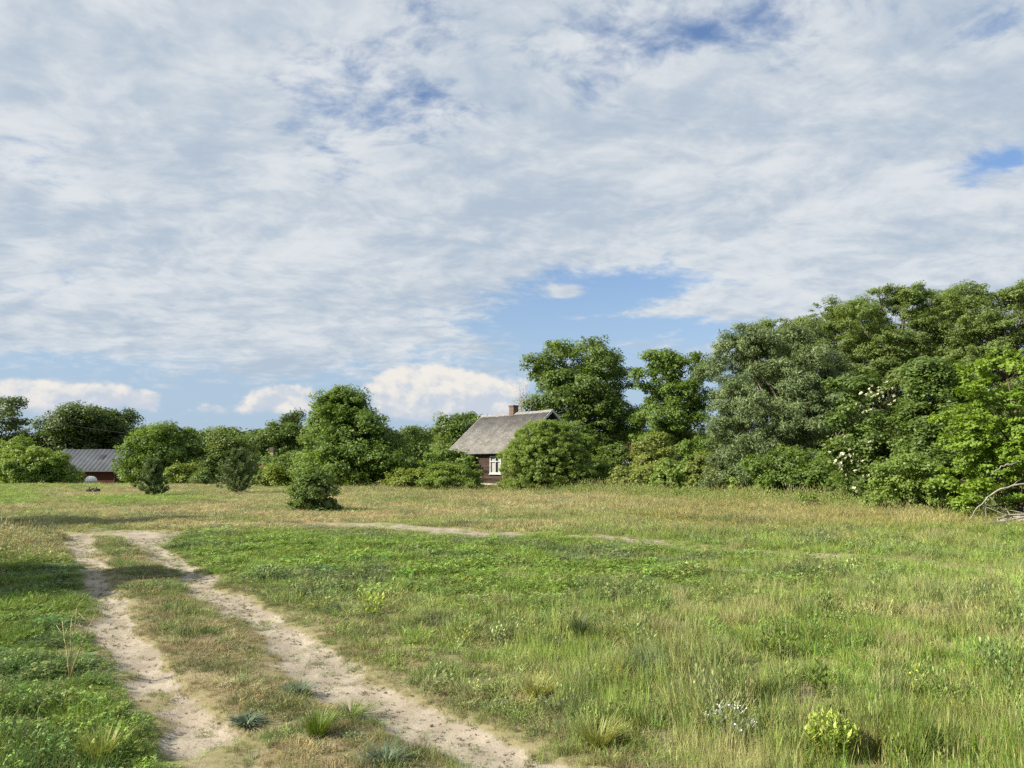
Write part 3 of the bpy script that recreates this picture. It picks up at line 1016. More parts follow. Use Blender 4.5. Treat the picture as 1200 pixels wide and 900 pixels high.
def plant(name, label, cat, box, Y, mat, shape='round', n=14, group=None, seed=1, L=None, W=None, cr=None, dens=1.0, trunk=True,
          stems=1, size=0.34, lobes=None, core=0.72, skew=0.0, bark=None, base_v=None, base_u=None, twigs=0.3, deep=1.0, rad=None, **kw):
    """A tree or shrub: box is its crown in photo pixels, Y its distance."""
    rs = np.random.RandomState(seed * 13 + 5)
    u0, u1, vt, vb = box
    lob = list(lobes) if lobes else []
    if not lobes:
        lob = lobes_in(u0, u1, vt, vb, Y, shape, n, rs, deep, size, core, skew)
    cx = at((u0 + u1) / 2 if base_u is None else base_u, 500, Y).x
    bz = hgt(cx, Y)
    root = thing(name, (cx, Y, bz), label, cat, group)
    off = np.array((cx, Y, bz))
    L = L or max(0.08, Y * 0.0029)
    W = W or L * 0.62
    cr = cr or max(0.26, Y * 0.0075)
    for c, r in lob:                                             # keep the masses above the ground
        c[2] = max(c[2], bz + r[2] * 0.55)
    V, F, T, CC = leaves_for(lob, rs, L, W, cr, dens, **kw)
    if not lobes:                                                # stretch the crown to its measured width and height
        xa, xb = np.percentile(V[:, 0], 0.8), np.percentile(V[:, 0], 99.2)
        ya, yb = at(u0, 500, Y).x, at(u1, 500, Y).x
        sx = min(1.5, max(0.75, (yb - ya) / (xb - xa)))
        zt, zb, z1 = at(0, vt, Y).z, at(0, vb, Y).z, np.percentile(V[:, 2], 99.7)
        sz = min(1.3, max(0.8, (zt - zb) / (z1 - zb)))
        for A in [V, CC] + [c[None] for c, r in lob]:
            A[:, 0] = (A[:, 0] - (xa + xb) / 2) * sx + (ya + yb) / 2
            A[:, 1] = (A[:, 1] - Y) * sx + Y
            A[:, 2] = (A[:, 2] - zb) * sz + zb
    gz = height(V[:, 0], V[:, 1]) + 0.02
    V[:, 2] = np.maximum(V[:, 2], gz + rs.rand(len(V)) * 0.08)
    me = np_mesh('crown', V - off, F, mat, dict(tint=T))
    link('crown' if cat == 'tree' else 'foliage', me, root)
    if trunk:
        mb = MB()
        zc = sum(c[2] for c, r in lob) / len(lob)
        top = max(c[2] for c, r in lob)
        ht = top - bz
        tr = rad or max(0.03, ht * 0.021)
        for s in range(stems):
            a = s * 2.4 + rs.rand()
            sp = 0.0 if stems == 1 else 0.25 + 0.1 * stems * rs.rand()
            bx, by = cx + math.cos(a) * sp * 0.5, Y + math.sin(a) * sp * 0.5
            tx, ty = cx + (rs.rand() - 0.5) * 0.3 + math.cos(a) * sp * 2.2, Y + (rs.rand() - 0.5) * 0.3 + math.sin(a) * sp * 2.2
            tz = bz + ht * (0.78 if stems == 1 else 0.6)
            tp = limb_pts((bx, by, bz - 0.1), (tx, ty, tz), rs, 0, 6, 0.03)
            k = 1.0 if stems == 1 else 0.55
            mb.tube(tp, [tr * k * (1.25 - 0.95 * i / 5) for i in range(6)], 7)
            for j, (c, r) in enumerate(lob):
                if j % stems != s:
                    continue
                t = min(0.95, max(0.18, (c[2] - bz) / (tz - bz) * 0.62))
                st = tp[int(t * 5)].lerp(tp[min(5, int(t * 5) + 1)], t * 5 - int(t * 5))
                lp = limb_pts(st, c, rs, 0.05, 5, 0.08)
                r0 = tr * k * 0.42
                mb.tube(lp, [r0 * (1 - 0.75 * i / 4) for i in range(5)], 5)
                if twigs > 0:
                    near = CC[np.linalg.norm((CC - c) / r, axis=1) < 1.1]
                    rs.shuffle(near)
                    for q in near[:max(2, int(len(near) * twigs * 0.35))]:
                        mb.tube(limb_pts(lp[3], q, rs, 0.03, 4, 0.1), [r0 * 0.26, r0 * 0.2, r0 * 0.14, r0 * 0.07], 4)
        mb.build('trunk' if stems == 1 else 'stems', bark or M_BARK, root, True)
    TREES[label] = root
    return root


LM_OAK = leaf_mat('oak_leaves', (0.070, 0.123, 0.030), (0.180, 0.259, 0.063))
LM_MAPLE = leaf_mat('maple_leaves', (0.079, 0.142, 0.029), (0.200, 0.296, 0.063))
LM_DARK = leaf_mat('dark_leaves', (0.048, 0.086, 0.026), (0.121, 0.176, 0.047))
LM_WILLOW = leaf_mat('willow_leaves', (0.096, 0.150, 0.058), (0.209, 0.272, 0.124), 0.28)
LM_LOCUST = leaf_mat('locust_leaves', (0.103, 0.163, 0.042), (0.226, 0.296, 0.091))
LM_FRESH = leaf_mat('fresh_leaves', (0.125, 0.220, 0.026), (0.245, 0.355, 0.052), 0.38)
LM_BUSH = leaf_mat('bush_leaves', (0.122, 0.198, 0.040), (0.259, 0.353, 0.086))
LM_OLIVE = leaf_mat('olive_leaves', (0.134, 0.180, 0.043), (0.297, 0.346, 0.098))
LM_YELLOW = leaf_mat('yellow_green_leaves', (0.115, 0.175, 0.028), (0.240, 0.295, 0.055), 0.35)
LM_NEEDLE = leaf_mat('pine_needles', (0.070, 0.118, 0.042), (0.165, 0.225, 0.085), 0.2)
LM_FAR = leaf_mat('far_leaves', (0.063, 0.095, 0.033), (0.125, 0.162, 0.057))
M_FLOWER = noise_mat('elder_blossom', (0.50, 0.49, 0.34), (0.62, 0.61, 0.46), 20.0, 0.8, 0.1, 0.0)

# --- behind the house and at the right
plant('oak_tree', 'broad dark green tree rising behind the wooden cottage, right of its roof', 'tree', (611, 749, 400, 548), 76, LM_OAK, 'egg', 38, seed=3, size=0.27, dens=0.9, base_u=690, inner=0.15)
plant('maple_tree', 'mid green tree with sky under its crown, between the cottage tree and the grey willow', 'tree', (743, 835, 411, 540), 70, LM_MAPLE, 'egg', 34, seed=8, size=0.27, dens=0.9, base_u=797, inner=0.12)
plant('willow_tree', 'tall grey green willow of fine leaves and many stems', 'tree', (833, 1006, 384, 575), 40, LM_WILLOW, 'egg', 48, seed=11, size=0.22, L=0.16, W=0.042, cr=0.32, dens=0.95, stems=6, droop=0.5, up=0.25, rnd=1.0, inner=0.15, bark=M_BARK_PALE, base_u=930, twigs=0.4, shell=(0.5, 1.15))
for j, (b, Y, lab) in enumerate((((866, 985, 376, 540), 53, 'tall airy tree behind the willow, leftmost of the high crowns on the right'),
                                ((926, 1052, 355, 540), 56, 'tall airy tree rising just right of the willow top'),
                                ((988, 1116, 338, 540), 50, 'tall airy tree in the middle of the high crowns on the right'),
                                ((1058, 1182, 342, 540), 54, 'tall airy tree above the dark hedge, second high crown from the right edge'),
                                ((1108, 1262, 334, 540), 47, 'tallest airy tree, rightmost of the high crowns at the right edge'))):
    plant('locust_tree', lab, 'tree', b, Y, LM_LOCUST, 'round', 32, seed=115 + j, size=0.25, dens=0.85, L=0.13, W=0.065, cr=0.36, inner=0.15, flat=0.5, group='tall trees behind the hedge')
elder = plant('elder_shrub', 'tall elder shrub dotted with cream flower heads', 'shrub', (966, 1064, 442, 594), 31, LM_OAK, 'bush', 24, seed=21, size=0.32, stems=4, cr=0.26, L=0.13, base_u=1018)
plant('hazel_shrub', 'dark leafy shrub filling the hedge between elder and bright tree', 'shrub', (1028, 1152, 424, 600), 29, LM_OAK, 'bush', 34, seed=23, size=0.30, stems=5, cr=0.26, L=0.12, dens=1.0)
plant('hazel_shrub', 'low spreading shrub at the foot of the dark hedge', 'shrub', (1012, 1108, 532, 603), 26.5, LM_BUSH, 'bush', 14, seed=24, size=0.34, stems=4, cr=0.2, L=0.10, dens=0.9)
plant('hazel_shrub', 'shaded shrub under the willow stems', 'shrub', (872, 985, 525, 590), 37, LM_MAPLE, 'bush', 15, seed=25, size=0.32, stems=4, cr=0.26, dens=0.95)
plant('hazel_shrub', 'dark undergrowth shrub behind the brush pile', 'shrub', (1095, 1230, 500, 606), 27, LM_OAK, 'bush', 18, seed=26, size=0.32, stems=4, cr=0.24, L=0.11, dens=1.0)
plant('fresh_leaved_tree', 'bright yellow green young tree at the right edge', 'tree', (1112, 1275, 418, 600), 23.0, LM_FRESH, 'egg', 34, seed=31, size=0.25, L=0.10, W=0.065, cr=0.19, dens=0.85, flat=0.35, up=0.8, base_u=1190, inner=0.12, bottom=0.4)
plant('sapling', 'small light green sapling alone before the hedge', 'sapling', (926, 956, 576, 601), 28.5, LM_BUSH, 'bush', 7, seed=33, size=0.4, stems=2, cr=0.12, L=0.09, dens=0.9)

# --- the round bush and its neighbours by the house
plant('round_bush', 'large rounded willow bush hiding the right half of the cottage', 'bush', (590, 690, 494, 578), 49, LM_BUSH, 'dome', 44, seed=41, size=0.20, L=0.19, W=0.032, cr=0.15, dens=1.0, droop=-0.9, stems=6, rnd=0.9, up=0.5, shell=(0.8, 1.05), core=0.90)
plant('bush', 'dense bush at the left corner of the cottage, nearest its window', 'bush', (497, 562, 543, 576), 52, LM_BUSH, 'bush', 16, seed=43, size=0.34, stems=4, L=0.17, W=0.06, cr=0.24)
plant('bush', 'yellowish bush left of the cottage, leftmost of the low pair', 'bush', (452, 512, 549, 575), 55, LM_YELLOW, 'bush', 14, seed=44, size=0.34, stems=4, L=0.18, W=0.07, cr=0.25)
plant('bush', 'dark taller bush against the cottage eave', 'bush', (502, 576, 527, 570), 58, LM_MAPLE, 'bush', 14, seed=45, size=0.33, stems=4, cr=0.3, base_u=530)
plant('bush', 'low tidy bush at the right foot of the round willow bush', 'bush', (684, 724, 541, 577), 50, LM_BUSH, 'bush', 9, seed=46, size=0.4, stems=3, L=0.17, W=0.06, cr=0.22)
plant('bush', 'tall olive bush below the maple trunk', 'bush', (734, 802, 508, 576), 56, LM_OLIVE, 'bush', 16, seed=47, size=0.33, stems=4, cr=0.28)
plant('bush', 'dark bush under the broad tree behind the cottage', 'bush', (690, 745, 520, 574), 60, LM_OAK, 'bush', 12, seed=48, size=0.36, stems=4, cr=0.32)
plant('bramble', 'tangled bramble left of the others below the olive bush', 'bramble', (712, 768, 546, 582), 47, LM_OLIVE, 'bush', 11, seed=49, size=0.36, stems=4, cr=0.2, L=0.14)
plant('bramble', 'tangled bramble in the middle of the hedge foot', 'bramble', (756, 818, 538, 583), 45, LM_BUSH, 'bush', 13, seed=50, size=0.34, stems=4, cr=0.2, L=0.14)
plant('bramble', 'greyish bramble beside the willow', 'bramble', (802, 862, 530, 583), 44, LM_OLIVE, 'bush', 13, seed=51, size=0.34, stems=4, cr=0.2, L=0.14)
plant('bush', 'dark green bush behind the brambles, left of the willow', 'bush', (796, 850, 512, 572), 58, LM_MAPLE, 'bush', 12, seed=52, size=0.35, stems=4, cr=0.3)
plant('bramble', 'low bramble spilling onto the grass below the willow', 'bramble', (850, 912, 548, 588), 41, LM_BUSH, 'bush', 11, seed=53, size=0.36, stems=4, cr=0.2, L=0.13)

# --- middle and left
plant('linden_tree', 'full round maple standing alone in the middle distance', 'tree', (358, 488, 456, 572), 62, LM_MAPLE, 'cone', 40, seed=61, size=0.25, dens=1.0, base_u=420, skew=-0.45, inner=0.15)
plant('linden_tree', 'lower tree against the left side of the lone full maple', 'tree', (346, 400, 500, 572), 68, LM_LOCUST, 'bush', 16, seed=62, size=0.34)
plant('far_tree', 'dark treetop far behind, just left of the full maple', 'tree', (322, 360, 481, 540), 135, LM_DARK, 'round', 9, seed=63, size=0.4)
plant('leafy_tree', 'dark green tree behind the white chimney cottage', 'tree', (292, 368, 496, 562), 104, LM_OAK, 'bush', 15, seed=64, size=0.34)
plant('leafy_tree', 'bright green tree at the middle of the left row', 'tree', (236, 304, 501, 566), 88, LM_LOCUST, 'bush', 15, seed=65, size=0.34)
plant('birch_tree', 'greyish slender tree between the two brighter ones of the left row', 'tree', (204, 254, 503, 566), 92, LM_WILLOW, 'egg', 12, seed=66, size=0.36)
plant('leafy_tree', 'wide green tree just right of the slate roofed house', 'tree', (144, 238, 497, 568), 86, LM_MAPLE, 'bush', 20, seed=67, size=0.31)
plant('walnut_tree', 'wide dome shaped dark tree behind the slate roofed house', 'tree', (42, 163, 476, 556), 118, LM_DARK, 'bush', 26, seed=68, size=0.29, dens=1.05)
plant('tall_tree', 'tall thin dark tree cut by the left edge', 'tree', (-34, 26, 464, 545), 104, LM_DARK, 'egg', 14, seed=69, size=0.36, dens=0.62, inner=0.1)
plant('far_tree', 'small dark tree left of the dome shaped one', 'tree', (14, 44, 503, 552), 112, LM_DARK, 'round', 8, seed=70, size=0.42)
plant('bush', 'green bush at the far left edge', 'bush', (-40, 34, 512, 566), 84, LM_BUSH, 'bush', 15, seed=71, size=0.34, stems=3)
plant('bush', 'wide spreading bush hiding the left half of the slate roofed house', 'bush', (0, 91, 523, 567), 76, LM_BUSH, 'bush', 22, seed=72, size=0.30, stems=4)
plant('bush', 'yellow green low bush right of the small left pine', 'bush', (194, 236, 541, 568), 72, LM_YELLOW, 'bush', 9, seed=73, size=0.38, stems=3)
plant('bush', 'small dark bush between the two young pines', 'bush', (226, 252, 550, 568), 66, LM_OAK, 'bush', 7, seed=74, size=0.4, stems=3)
plant('bush', 'pale yellow bush right of the bigger pine', 'bush', (302, 346, 545, 573), 62, LM_YELLOW, 'bush', 9, seed=75, size=0.38, stems=3)
plant('bush', 'deep green bush below the white chimney cottage', 'bush', (300, 366, 530, 570), 76, LM_OAK, 'bush', 13, seed=76, size=0.36, stems=3)
plant('lone_shrub', 'dense round shrub alone on the dry grass', 'shrub', (341, 398, 549, 601), 27.5, LM_OAK, 'bush', 26, seed=77, size=0.26, stems=4, cr=0.14, L=0.08, W=0.05, dens=1.05, core=0.85)
plant('far_tree', 'tree behind the left gable of the cottage', 'tree', (510, 572, 484, 556), 84, LM_OAK, 'round', 13, seed=78, size=0.36)
plant('far_tree', 'olive tree right behind the full maple', 'tree', (466, 508, 500, 566), 95, LM_OAK, 'egg', 10, seed=79, size=0.38)
plant('leafy_tree', 'pale green tree back in the left row, behind the grey slender one', 'tree', (160, 262, 506, 566), 108, LM_LOCUST, 'bush', 15, seed=181, size=0.33)
plant('leafy_tree', 'dull green tree filling the row left of the lone full maple', 'tree', (270, 342, 509, 566), 112, LM_OAK, 'bush', 14, seed=182, size=0.33)
plant('leafy_tree', 'dark green tree in the gap right of the lone full maple', 'tree', (440, 516, 511, 566), 116, LM_OAK, 'bush', 14, seed=183, size=0.33)
plant('far_tree', 'far pale tree in the gap left of the cottage', 'tree', (488, 530, 520, 568), 100, LM_LOCUST, 'bush', 9, seed=80, size=0.38)
# out of the picture on the left: they throw the shadows seen on the verge and the far track
plant('roadside_tree', 'tree just outside the picture beside the near verge', 'tree', (-900, -520, 200, 540), 8.8, LM_MAPLE, 'round', 18, seed=91, L=0.10, cr=0.25, size=0.32, dens=0.8)
plant('roadside_tree', 'taller tree outside the picture beside the far track', 'tree', (-560, -340, 260, 560), 18.5, LM_MAPLE, 'round', 18, seed=92, L=0.12, cr=0.3, size=0.32, dens=1.0)


def elder_flowers():
    rs = np.random.RandomState(77)
    spotsf = [(1019, 456), (1026, 463), (1031, 470), (1038, 456), (1046, 455), (1047, 464), (1037, 472), (1024, 472), (1043, 474), (1016, 463), (1030, 458), (1035, 464), (1022, 452), (1008, 476), (1016, 482),
              (972, 530), (984, 534), (991, 537), (986, 544), (1000, 532), (998, 540), (979, 540), (1006, 541), (1020, 518), (990, 518), (1002, 552), (987, 550), (1001, 572), (1012, 558), (996, 526)]
    crown = [o for o in COL.objects if o.parent is elder and o.name.startswith('foliage')][0].data
    V = np.empty(len(crown.vertices) * 3, np.float32)
    crown.vertices.foreach_get('co', V)
    V = V.reshape(-1, 3) + np.array(elder.location)
    dy = math.cos(PITCH) * V[:, 1] + math.sin(PITCH) * (V[:, 2] - CAM_Z)
    du, dv = 600 + FPX * V[:, 0] / dy, 450 - FPX * (-math.sin(PITCH) * V[:, 1] + math.cos(PITCH) * (V[:, 2] - CAM_Z)) / dy
    spotsf = spotsf + [(u + rs.randn() * 6, v + rs.randn() * 5) for u, v in spotsf]
    for (u, v) in spotsf:
        near = np.hypot(du - u, dv - v) < 5
        yy = V[near, 1].min() - 0.06 if near.any() else 29.6
        c = at(u, v, yy)
        mb = MB()
        s = 0.035 + 0.045 * rs.rand()
        tilt = Matrix.Rotation(rs.randn() * 0.35, 3, 'X') @ Matrix.Rotation(rs.randn() * 0.35 - 0.3, 3, 'Y')
        for k in range(16):
            a, r = rs.rand() * 6.283, s * math.sqrt(rs.rand())
            p = c + tilt @ Vector((r * math.cos(a), r * math.sin(a), 0.02 + 0.4 * (s - r) * rs.rand()))
            e = s * 0.30
            a2 = rs.rand() * 6.283
            ring = [p + tilt @ Vector((e * math.cos(a2 + i * 1.2566), e * math.sin(a2 + i * 1.2566), 0.01 * (i % 2))) for i in range(5)]
            mb.poly(ring)
            mb.tube([c - Vector((0, 0, 0.05)), p], [0.004, 0.003], 3)
        mb.build('flower_head', M_FLOWER, elder)


elder_flowers()


def young_pine(label, box, Y, seed, bushy=1.0):
    rs = np.random.RandomState(seed)
    u0, u1, vt, vb = box
    a, b = at(u0, vb, Y), at(u1, vb, Y)
    top = at((u0 + u1) / 2, vt, Y).z
    cx, hw = (a.x + b.x) / 2, (b.x - a.x) / 2
    bz = hgt(cx, Y)
    H = top - bz
    root = thing('young_pine', (cx, Y, bz), label, 'pine', 'young pines on the meadow')
    mb = MB()
    mb.tube(limb_pts((cx, Y, bz - 0.05), (cx + 0.08, Y, bz + H * 0.97), rs, 0, 6, 0.03), [0.05, 0.045, 0.04, 0.03, 0.02, 0.008], 6)
    shoots = []
    lev = 9
    for k in range(lev):
        t = 0.06 + 0.86 * k / (lev - 1)
        nb = int(7 * bushy)
        for j in range(nb):
            an = j * 6.283 / nb + k * 0.7 + rs.randn() * 0.2
            L = hw * (1.0 - 0.86 * t ** 1.05) * (0.55 + 0.6 * rs.rand())
            st = Vector((cx, Y, bz + H * t))
            en = st + Vector((math.cos(an) * L, math.sin(an) * L, L * (0.25 + 0.35 * rs.rand())))
            en.z = min(en.z, top - 0.02)
            pts = limb_pts(st, en, rs, 0.1, 4, 0.05)
            mb.tube(pts, [0.016, 0.012, 0.009, 0.005], 4)
            for q in range(1, 4):
                for s in range(2):
                    p = pts[q] + Vector((rs.randn() * 0.12 * L, rs.randn() * 0.12 * L, rs.randn() * 0.05))
                    d = (Vector((math.cos(an), math.sin(an), 1.0 + rs.rand())) + Vector((rs.randn() * 0.35, rs.randn() * 0.35, 0))).normalized()
                    shoots.append((p, d))
    for s in range(8):
        shoots.append((Vector((cx + rs.randn() * 0.06, Y + rs.randn() * 0.06, bz + H * (0.82 + 0.02 * s))), Vector((rs.randn() * 0.2, rs.randn() * 0.2, 1)).normalized()))
    mb.build('trunk', M_BARK, root, True)
    V, T = [], []
    for p, d in shoots:
        ln = 0.16 + 0.12 * rs.rand()
        ti = rs.rand()
        for k in range(44):
            t = rs.rand()
            b0 = p + d * ln * t
            r = Vector(rs.randn(3))
            r = (r - d * r.dot(d)).normalized() + d * 0.75
            r.normalize()
            s = r.cross(Vector(rs.randn(3))).normalized() * 0.011
            e = b0 + r * (0.10 + 0.05 * rs.rand())
            V += [tuple(b0 - s), tuple(b0 + s), tuple(e + s * 0.6), tuple(e - s * 0.6)]
            T += [0.5 * ti + 0.5 * rs.rand()] * 4
    V = np.array(V)
    V[:, 2] = np.maximum(V[:, 2], bz + 0.02)
    link('needles', np_mesh('needles', V - np.array((cx, Y, bz)), np.arange(len(V)).reshape(-1, 4), LM_NEEDLE, dict(tint=T)), root)


young_pine('small young pine standing alone in front of the left tree row', (161, 196, 542, 581), 43, 5)
young_pine('bigger bushy pine right of the small one', (251, 304, 529, 578), 47, 6, 1.3)


def bare_tree():
    rs = np.random.RandomState(12)
    Y = 72
    b = at(618, 540, Y)
    bz = hgt(b.x, Y)
    root = thing('dead_tree', (b.x, Y, bz), 'bare dead branches beside the chimney, left of the broad tree', 'dead tree')
    mb = MB()
    tip = at(610, 462, Y)
    tp = limb_pts((b.x, Y, bz - 0.1), tip, rs, 0, 7, 0.03)
    mb.tube(tp, [0.12, 0.10, 0.085, 0.07, 0.05, 0.035, 0.015], 6)
    for i, (u, v) in enumerate(((601, 452), (606, 440), (613, 445), (619, 448), (603, 470), (622, 462), (598, 462), (615, 455), (609, 450))):
        st = tp[2 + i % 4]
        e = at(u, v, Y + rs.randn() * 0.8)
        lp = limb_pts(st, e, rs, 0, 5, 0.07)
        mb.tube(lp, [0.035, 0.028, 0.02, 0.014, 0.007], 4)
        for k in range(3):
            q = lp[2 + k % 3]
            mb.tube([q, q + Vector((rs.randn() * 0.4, rs.randn() * 0.4, 0.35 + 0.4 * rs.rand()))], [0.012, 0.005], 3)
    mb.build('branches', M_DEAD, root, True)


bare_tree()


def treeline():
    rs = np.random.RandomState(19)
    lob = []
    for k in range(150):
        u = -420 + 2040 * (k + rs.rand()) / 150
        Y = 150 + 45 * rs.rand()
        x = (u - 600) / FPX * Y
        top = 6.0 + 3.0 * fbm(np.array([u * 0.012]), np.array([3.3]), 7)[0] + 1.5 * rs.rand()
        r = 2.6 + 1.6 * rs.rand()
        for z in (top - 2.0, top * 0.45, 1.0):
            lob.append((np.array((x + rs.randn(), Y, z)), np.array((r, r, 2.2))))
    V, F, T, CC = leaves_for(lob, rs, 0.62, 0.42, 1.1, 0.9, inner=0.1)
    V[:, 2] = np.maximum(V[:, 2], -0.8)
    tag(link('distant_forest', np_mesh('distant_forest', V, F, LM_FAR, dict(tint=T))), 'dark wood closing the field in the distance', 'forest', kind='stuff')


treeline()

# ------------------------------------------------------------------ the wooden cottage
def plank_mat():
    m, g, out = new_mat('weathered_planks')
    tc = g.n('ShaderNodeTexCoord').outputs['Object']
    sep = g.n('ShaderNodeSeparateXYZ')
    g.put(sep.inputs[0], tc)
    row = g.m('FLOOR', g.m('DIVIDE', g.m('SUBTRACT', sep.outputs[2], 0.43), 0.19))
    wn = g.n('ShaderNodeTexWhiteNoise', noise_dimensions='1D')
    g.put(wn.inputs['W'], row)
    mp = g.n('ShaderNodeMapping')
    g.put(mp.inputs[0], tc)
    mp.inputs['Scale'].default_value = (0.8, 0.8, 6)
    n1 = g.noise(mp.outputs[0], 1.6, 6, 0.65)
    t = g.m('ADD', g.m('MULTIPLY', wn.outputs[0], 0.65), g.m('MULTIPLY', g.ss(n1, 0.35, 0.68), 0.6))
    col = g.mix(t, (0.010, 0.0075, 0.006), (0.066, 0.046, 0.036))
    col = g.mix(g.m('MULTIPLY', g.ss(n1, 0.60, 0.70), 0.8), col, (0.20, 0.16, 0.125))
    p = principled(g, col, 0.85, 0.15, bump(g, n1, 0.4, 0.01))
    g.nt.links.new(p.outputs[0], out.inputs[0])
    return m


M_PLANK = plank_mat()
M_WHITE = noise_mat('old_white_paint', (0.30, 0.31, 0.30), (0.50, 0.51, 0.50), 8.0, 0.6, 0.3, 0.1)
M_STONE = noise_mat('limewashed_stone', (0.30, 0.28, 0.24), (0.55, 0.52, 0.46), 3.0)
M_CURTAIN = noise_mat('curtain', (0.60, 0.60, 0.58), (0.74, 0.74, 0.72), 5.0, 0.9, 0.1, 0.1)
M_DARKIN = noise_mat('dark_interior', (0.012, 0.011, 0.010), (0.022, 0.020, 0.018), 2.0)


def glass_mat():
    m, g, out = new_mat('window_glass')
    p = principled(g, (0.02, 0.025, 0.03), 0.05, 0.5)
    t = g.n('ShaderNodeBsdfTransparent')
    mx = g.n('ShaderNodeMixShader')
    mx.inputs[0].default_value = 0.65
    g.nt.links.new(p.outputs[0], mx.inputs[1])
    g.nt.links.new(t.outputs[0], mx.inputs[2])
    g.nt.links.new(mx.outputs[0], out.inputs[0])
    return m


def brick_mat(name, c1, c2, mortar, scale):
    m, g, out = new_mat(name)
    tc = g.n('ShaderNodeTexCoord').outputs['Object']
    sep = g.n('ShaderNodeSeparateXYZ')
    g.put(sep.inputs[0], tc)
    cb = g.n('ShaderNodeCombineXYZ')
    g.put(cb.inputs[0], g.m('ADD', sep.outputs[0], sep.outputs[1]))
    g.put(cb.inputs[1], sep.outputs[2])
    b = g.n('ShaderNodeTexBrick')
    g.put(b.inputs['Vector'], cb.outputs[0])
    b.inputs['Color1'].default_value = (*c1, 1)
    b.inputs['Color2'].default_value = (*c2, 1)
    b.inputs['Mortar'].default_value = (*mortar, 1)
    b.inputs['Scale'].default_value = scale
    n = g.noise(tc, 7, 5, 0.6)
    col = g.mix(g.m('MULTIPLY', g.ss(n, 0.4, 0.7), 0.6), b.outputs[0], (0.10, 0.09, 0.08))
    p = principled(g, col, 0.9, 0.15, bump(g, b.outputs['Fac'], -0.4, 0.01))
    g.nt.links.new(p.outputs[0], out.inputs[0])
    return m


def roof_mat(name, ca, cb, spot, rows, cols, depth=0.02):
    """Sheets or tiles laid in courses; the coordinates are metres along the eave and up the slope, carried as an attribute."""
    m, g, out = new_mat(name)
    uv = g.n('ShaderNodeAttribute', attribute_name='slope').outputs['Vector']
    sep = g.n('ShaderNodeSeparateXYZ')
    g.put(sep.inputs[0], uv)
    s, t = sep.outputs[0], sep.outputs[1]
    wave = g.m('SINE', g.m('MULTIPLY', s, 6.283 * cols))
    saw = g.m('FRACT', g.m('MULTIPLY', t, rows))
    cell = g.n('ShaderNodeTexWhiteNoise', noise_dimensions='2D')
    cc = g.n('ShaderNodeCombineXYZ')
    g.put(cc.inputs[0], g.m('FLOOR', g.m('MULTIPLY', s, cols * 0.5)))
    g.put(cc.inputs[1], g.m('FLOOR', g.m('MULTIPLY', t, rows)))
    g.put(cell.inputs[0], cc.outputs[0])
    n1 = g.noise(uv, 1.1, 6, 0.62)
    n2 = g.noise(uv, 5.0, 6, 0.72)
    col = g.mix(g.ss(n1, 0.35, 0.68), ca, cb)
    col = g.mix(g.m('MULTIPLY', cell.outputs[0], 0.22), col, cb)
    col = g.mix(g.m('MULTIPLY', g.ss(n2, 0.53, 0.64), 0.85), col, spot)
    h = g.m('ADD', g.m('MULTIPLY', wave, 0.5), g.m('MULTIPLY', g.m('SUBTRACT', 1.0, saw), 1.2))
    p = principled(g, col, 0.85, 0.2, bump(g, h, 1.0, depth))
    g.nt.links.new(p.outputs[0], out.inputs[0])
    return m


M_GLASS = glass_mat()
M_BRICK = brick_mat('chimney_brick', (0.085, 0.048, 0.036), (0.15, 0.092, 0.068), (0.22, 0.20, 0.17), 4.0)
M_ETERNIT = roof_mat('old_cement_roof', (0.092, 0.088, 0.080), (0.165, 0.160, 0.150), (0.28, 0.275, 0.255), 1.1, 5.0)
M_SLATE = roof_mat('grey_metal_tiles', (0.058, 0.066, 0.080), (0.082, 0.092, 0.108), (0.09, 0.10, 0.11), 1.8, 1.8, 0.05)
M_REDROOF = roof_mat('red_tiles', (0.10, 0.045, 0.032), (0.15, 0.065, 0.045), (0.09, 0.06, 0.05), 3.0, 3.0)
M_REDWALL = noise_mat('dark_red_boards', (0.050, 0.018, 0.014), (0.085, 0.030, 0.022), 2.0, 0.75, 0.2, 0.4, 0.01, (0.4, 0.4, 9))
M_PLASTER = noise_mat('pale_plaster', (0.34, 0.32, 0.29), (0.46, 0.44, 0.40), 1.5)


class Frame:
    """Local axes of a building: o at a wall corner, x along the long wall, y inwards, z up."""
    def __init__(self, o, dx):
        self.o = Vector(o)
        self.x = Vector((dx[0], dx[1], 0)).normalized()
        self.y = Vector((-self.x.y, self.x.x, 0))

    def p(self, a, b, c):
        return self.o + self.x * a + self.y * b + Vector((0, 0, c))

    def box(self, mb, a0, a1, b0, b1, c0, c1):
        mb.quadbox([self.p(a0, b0, c0), self.p(a1, b0, c0), self.p(a1, b1, c0), self.p(a0, b1, c0), self.p(a0, b0, c1), self.p(a1, b0, c1), self.p(a1, b1, c1), self.p(a0, b1, c1)])


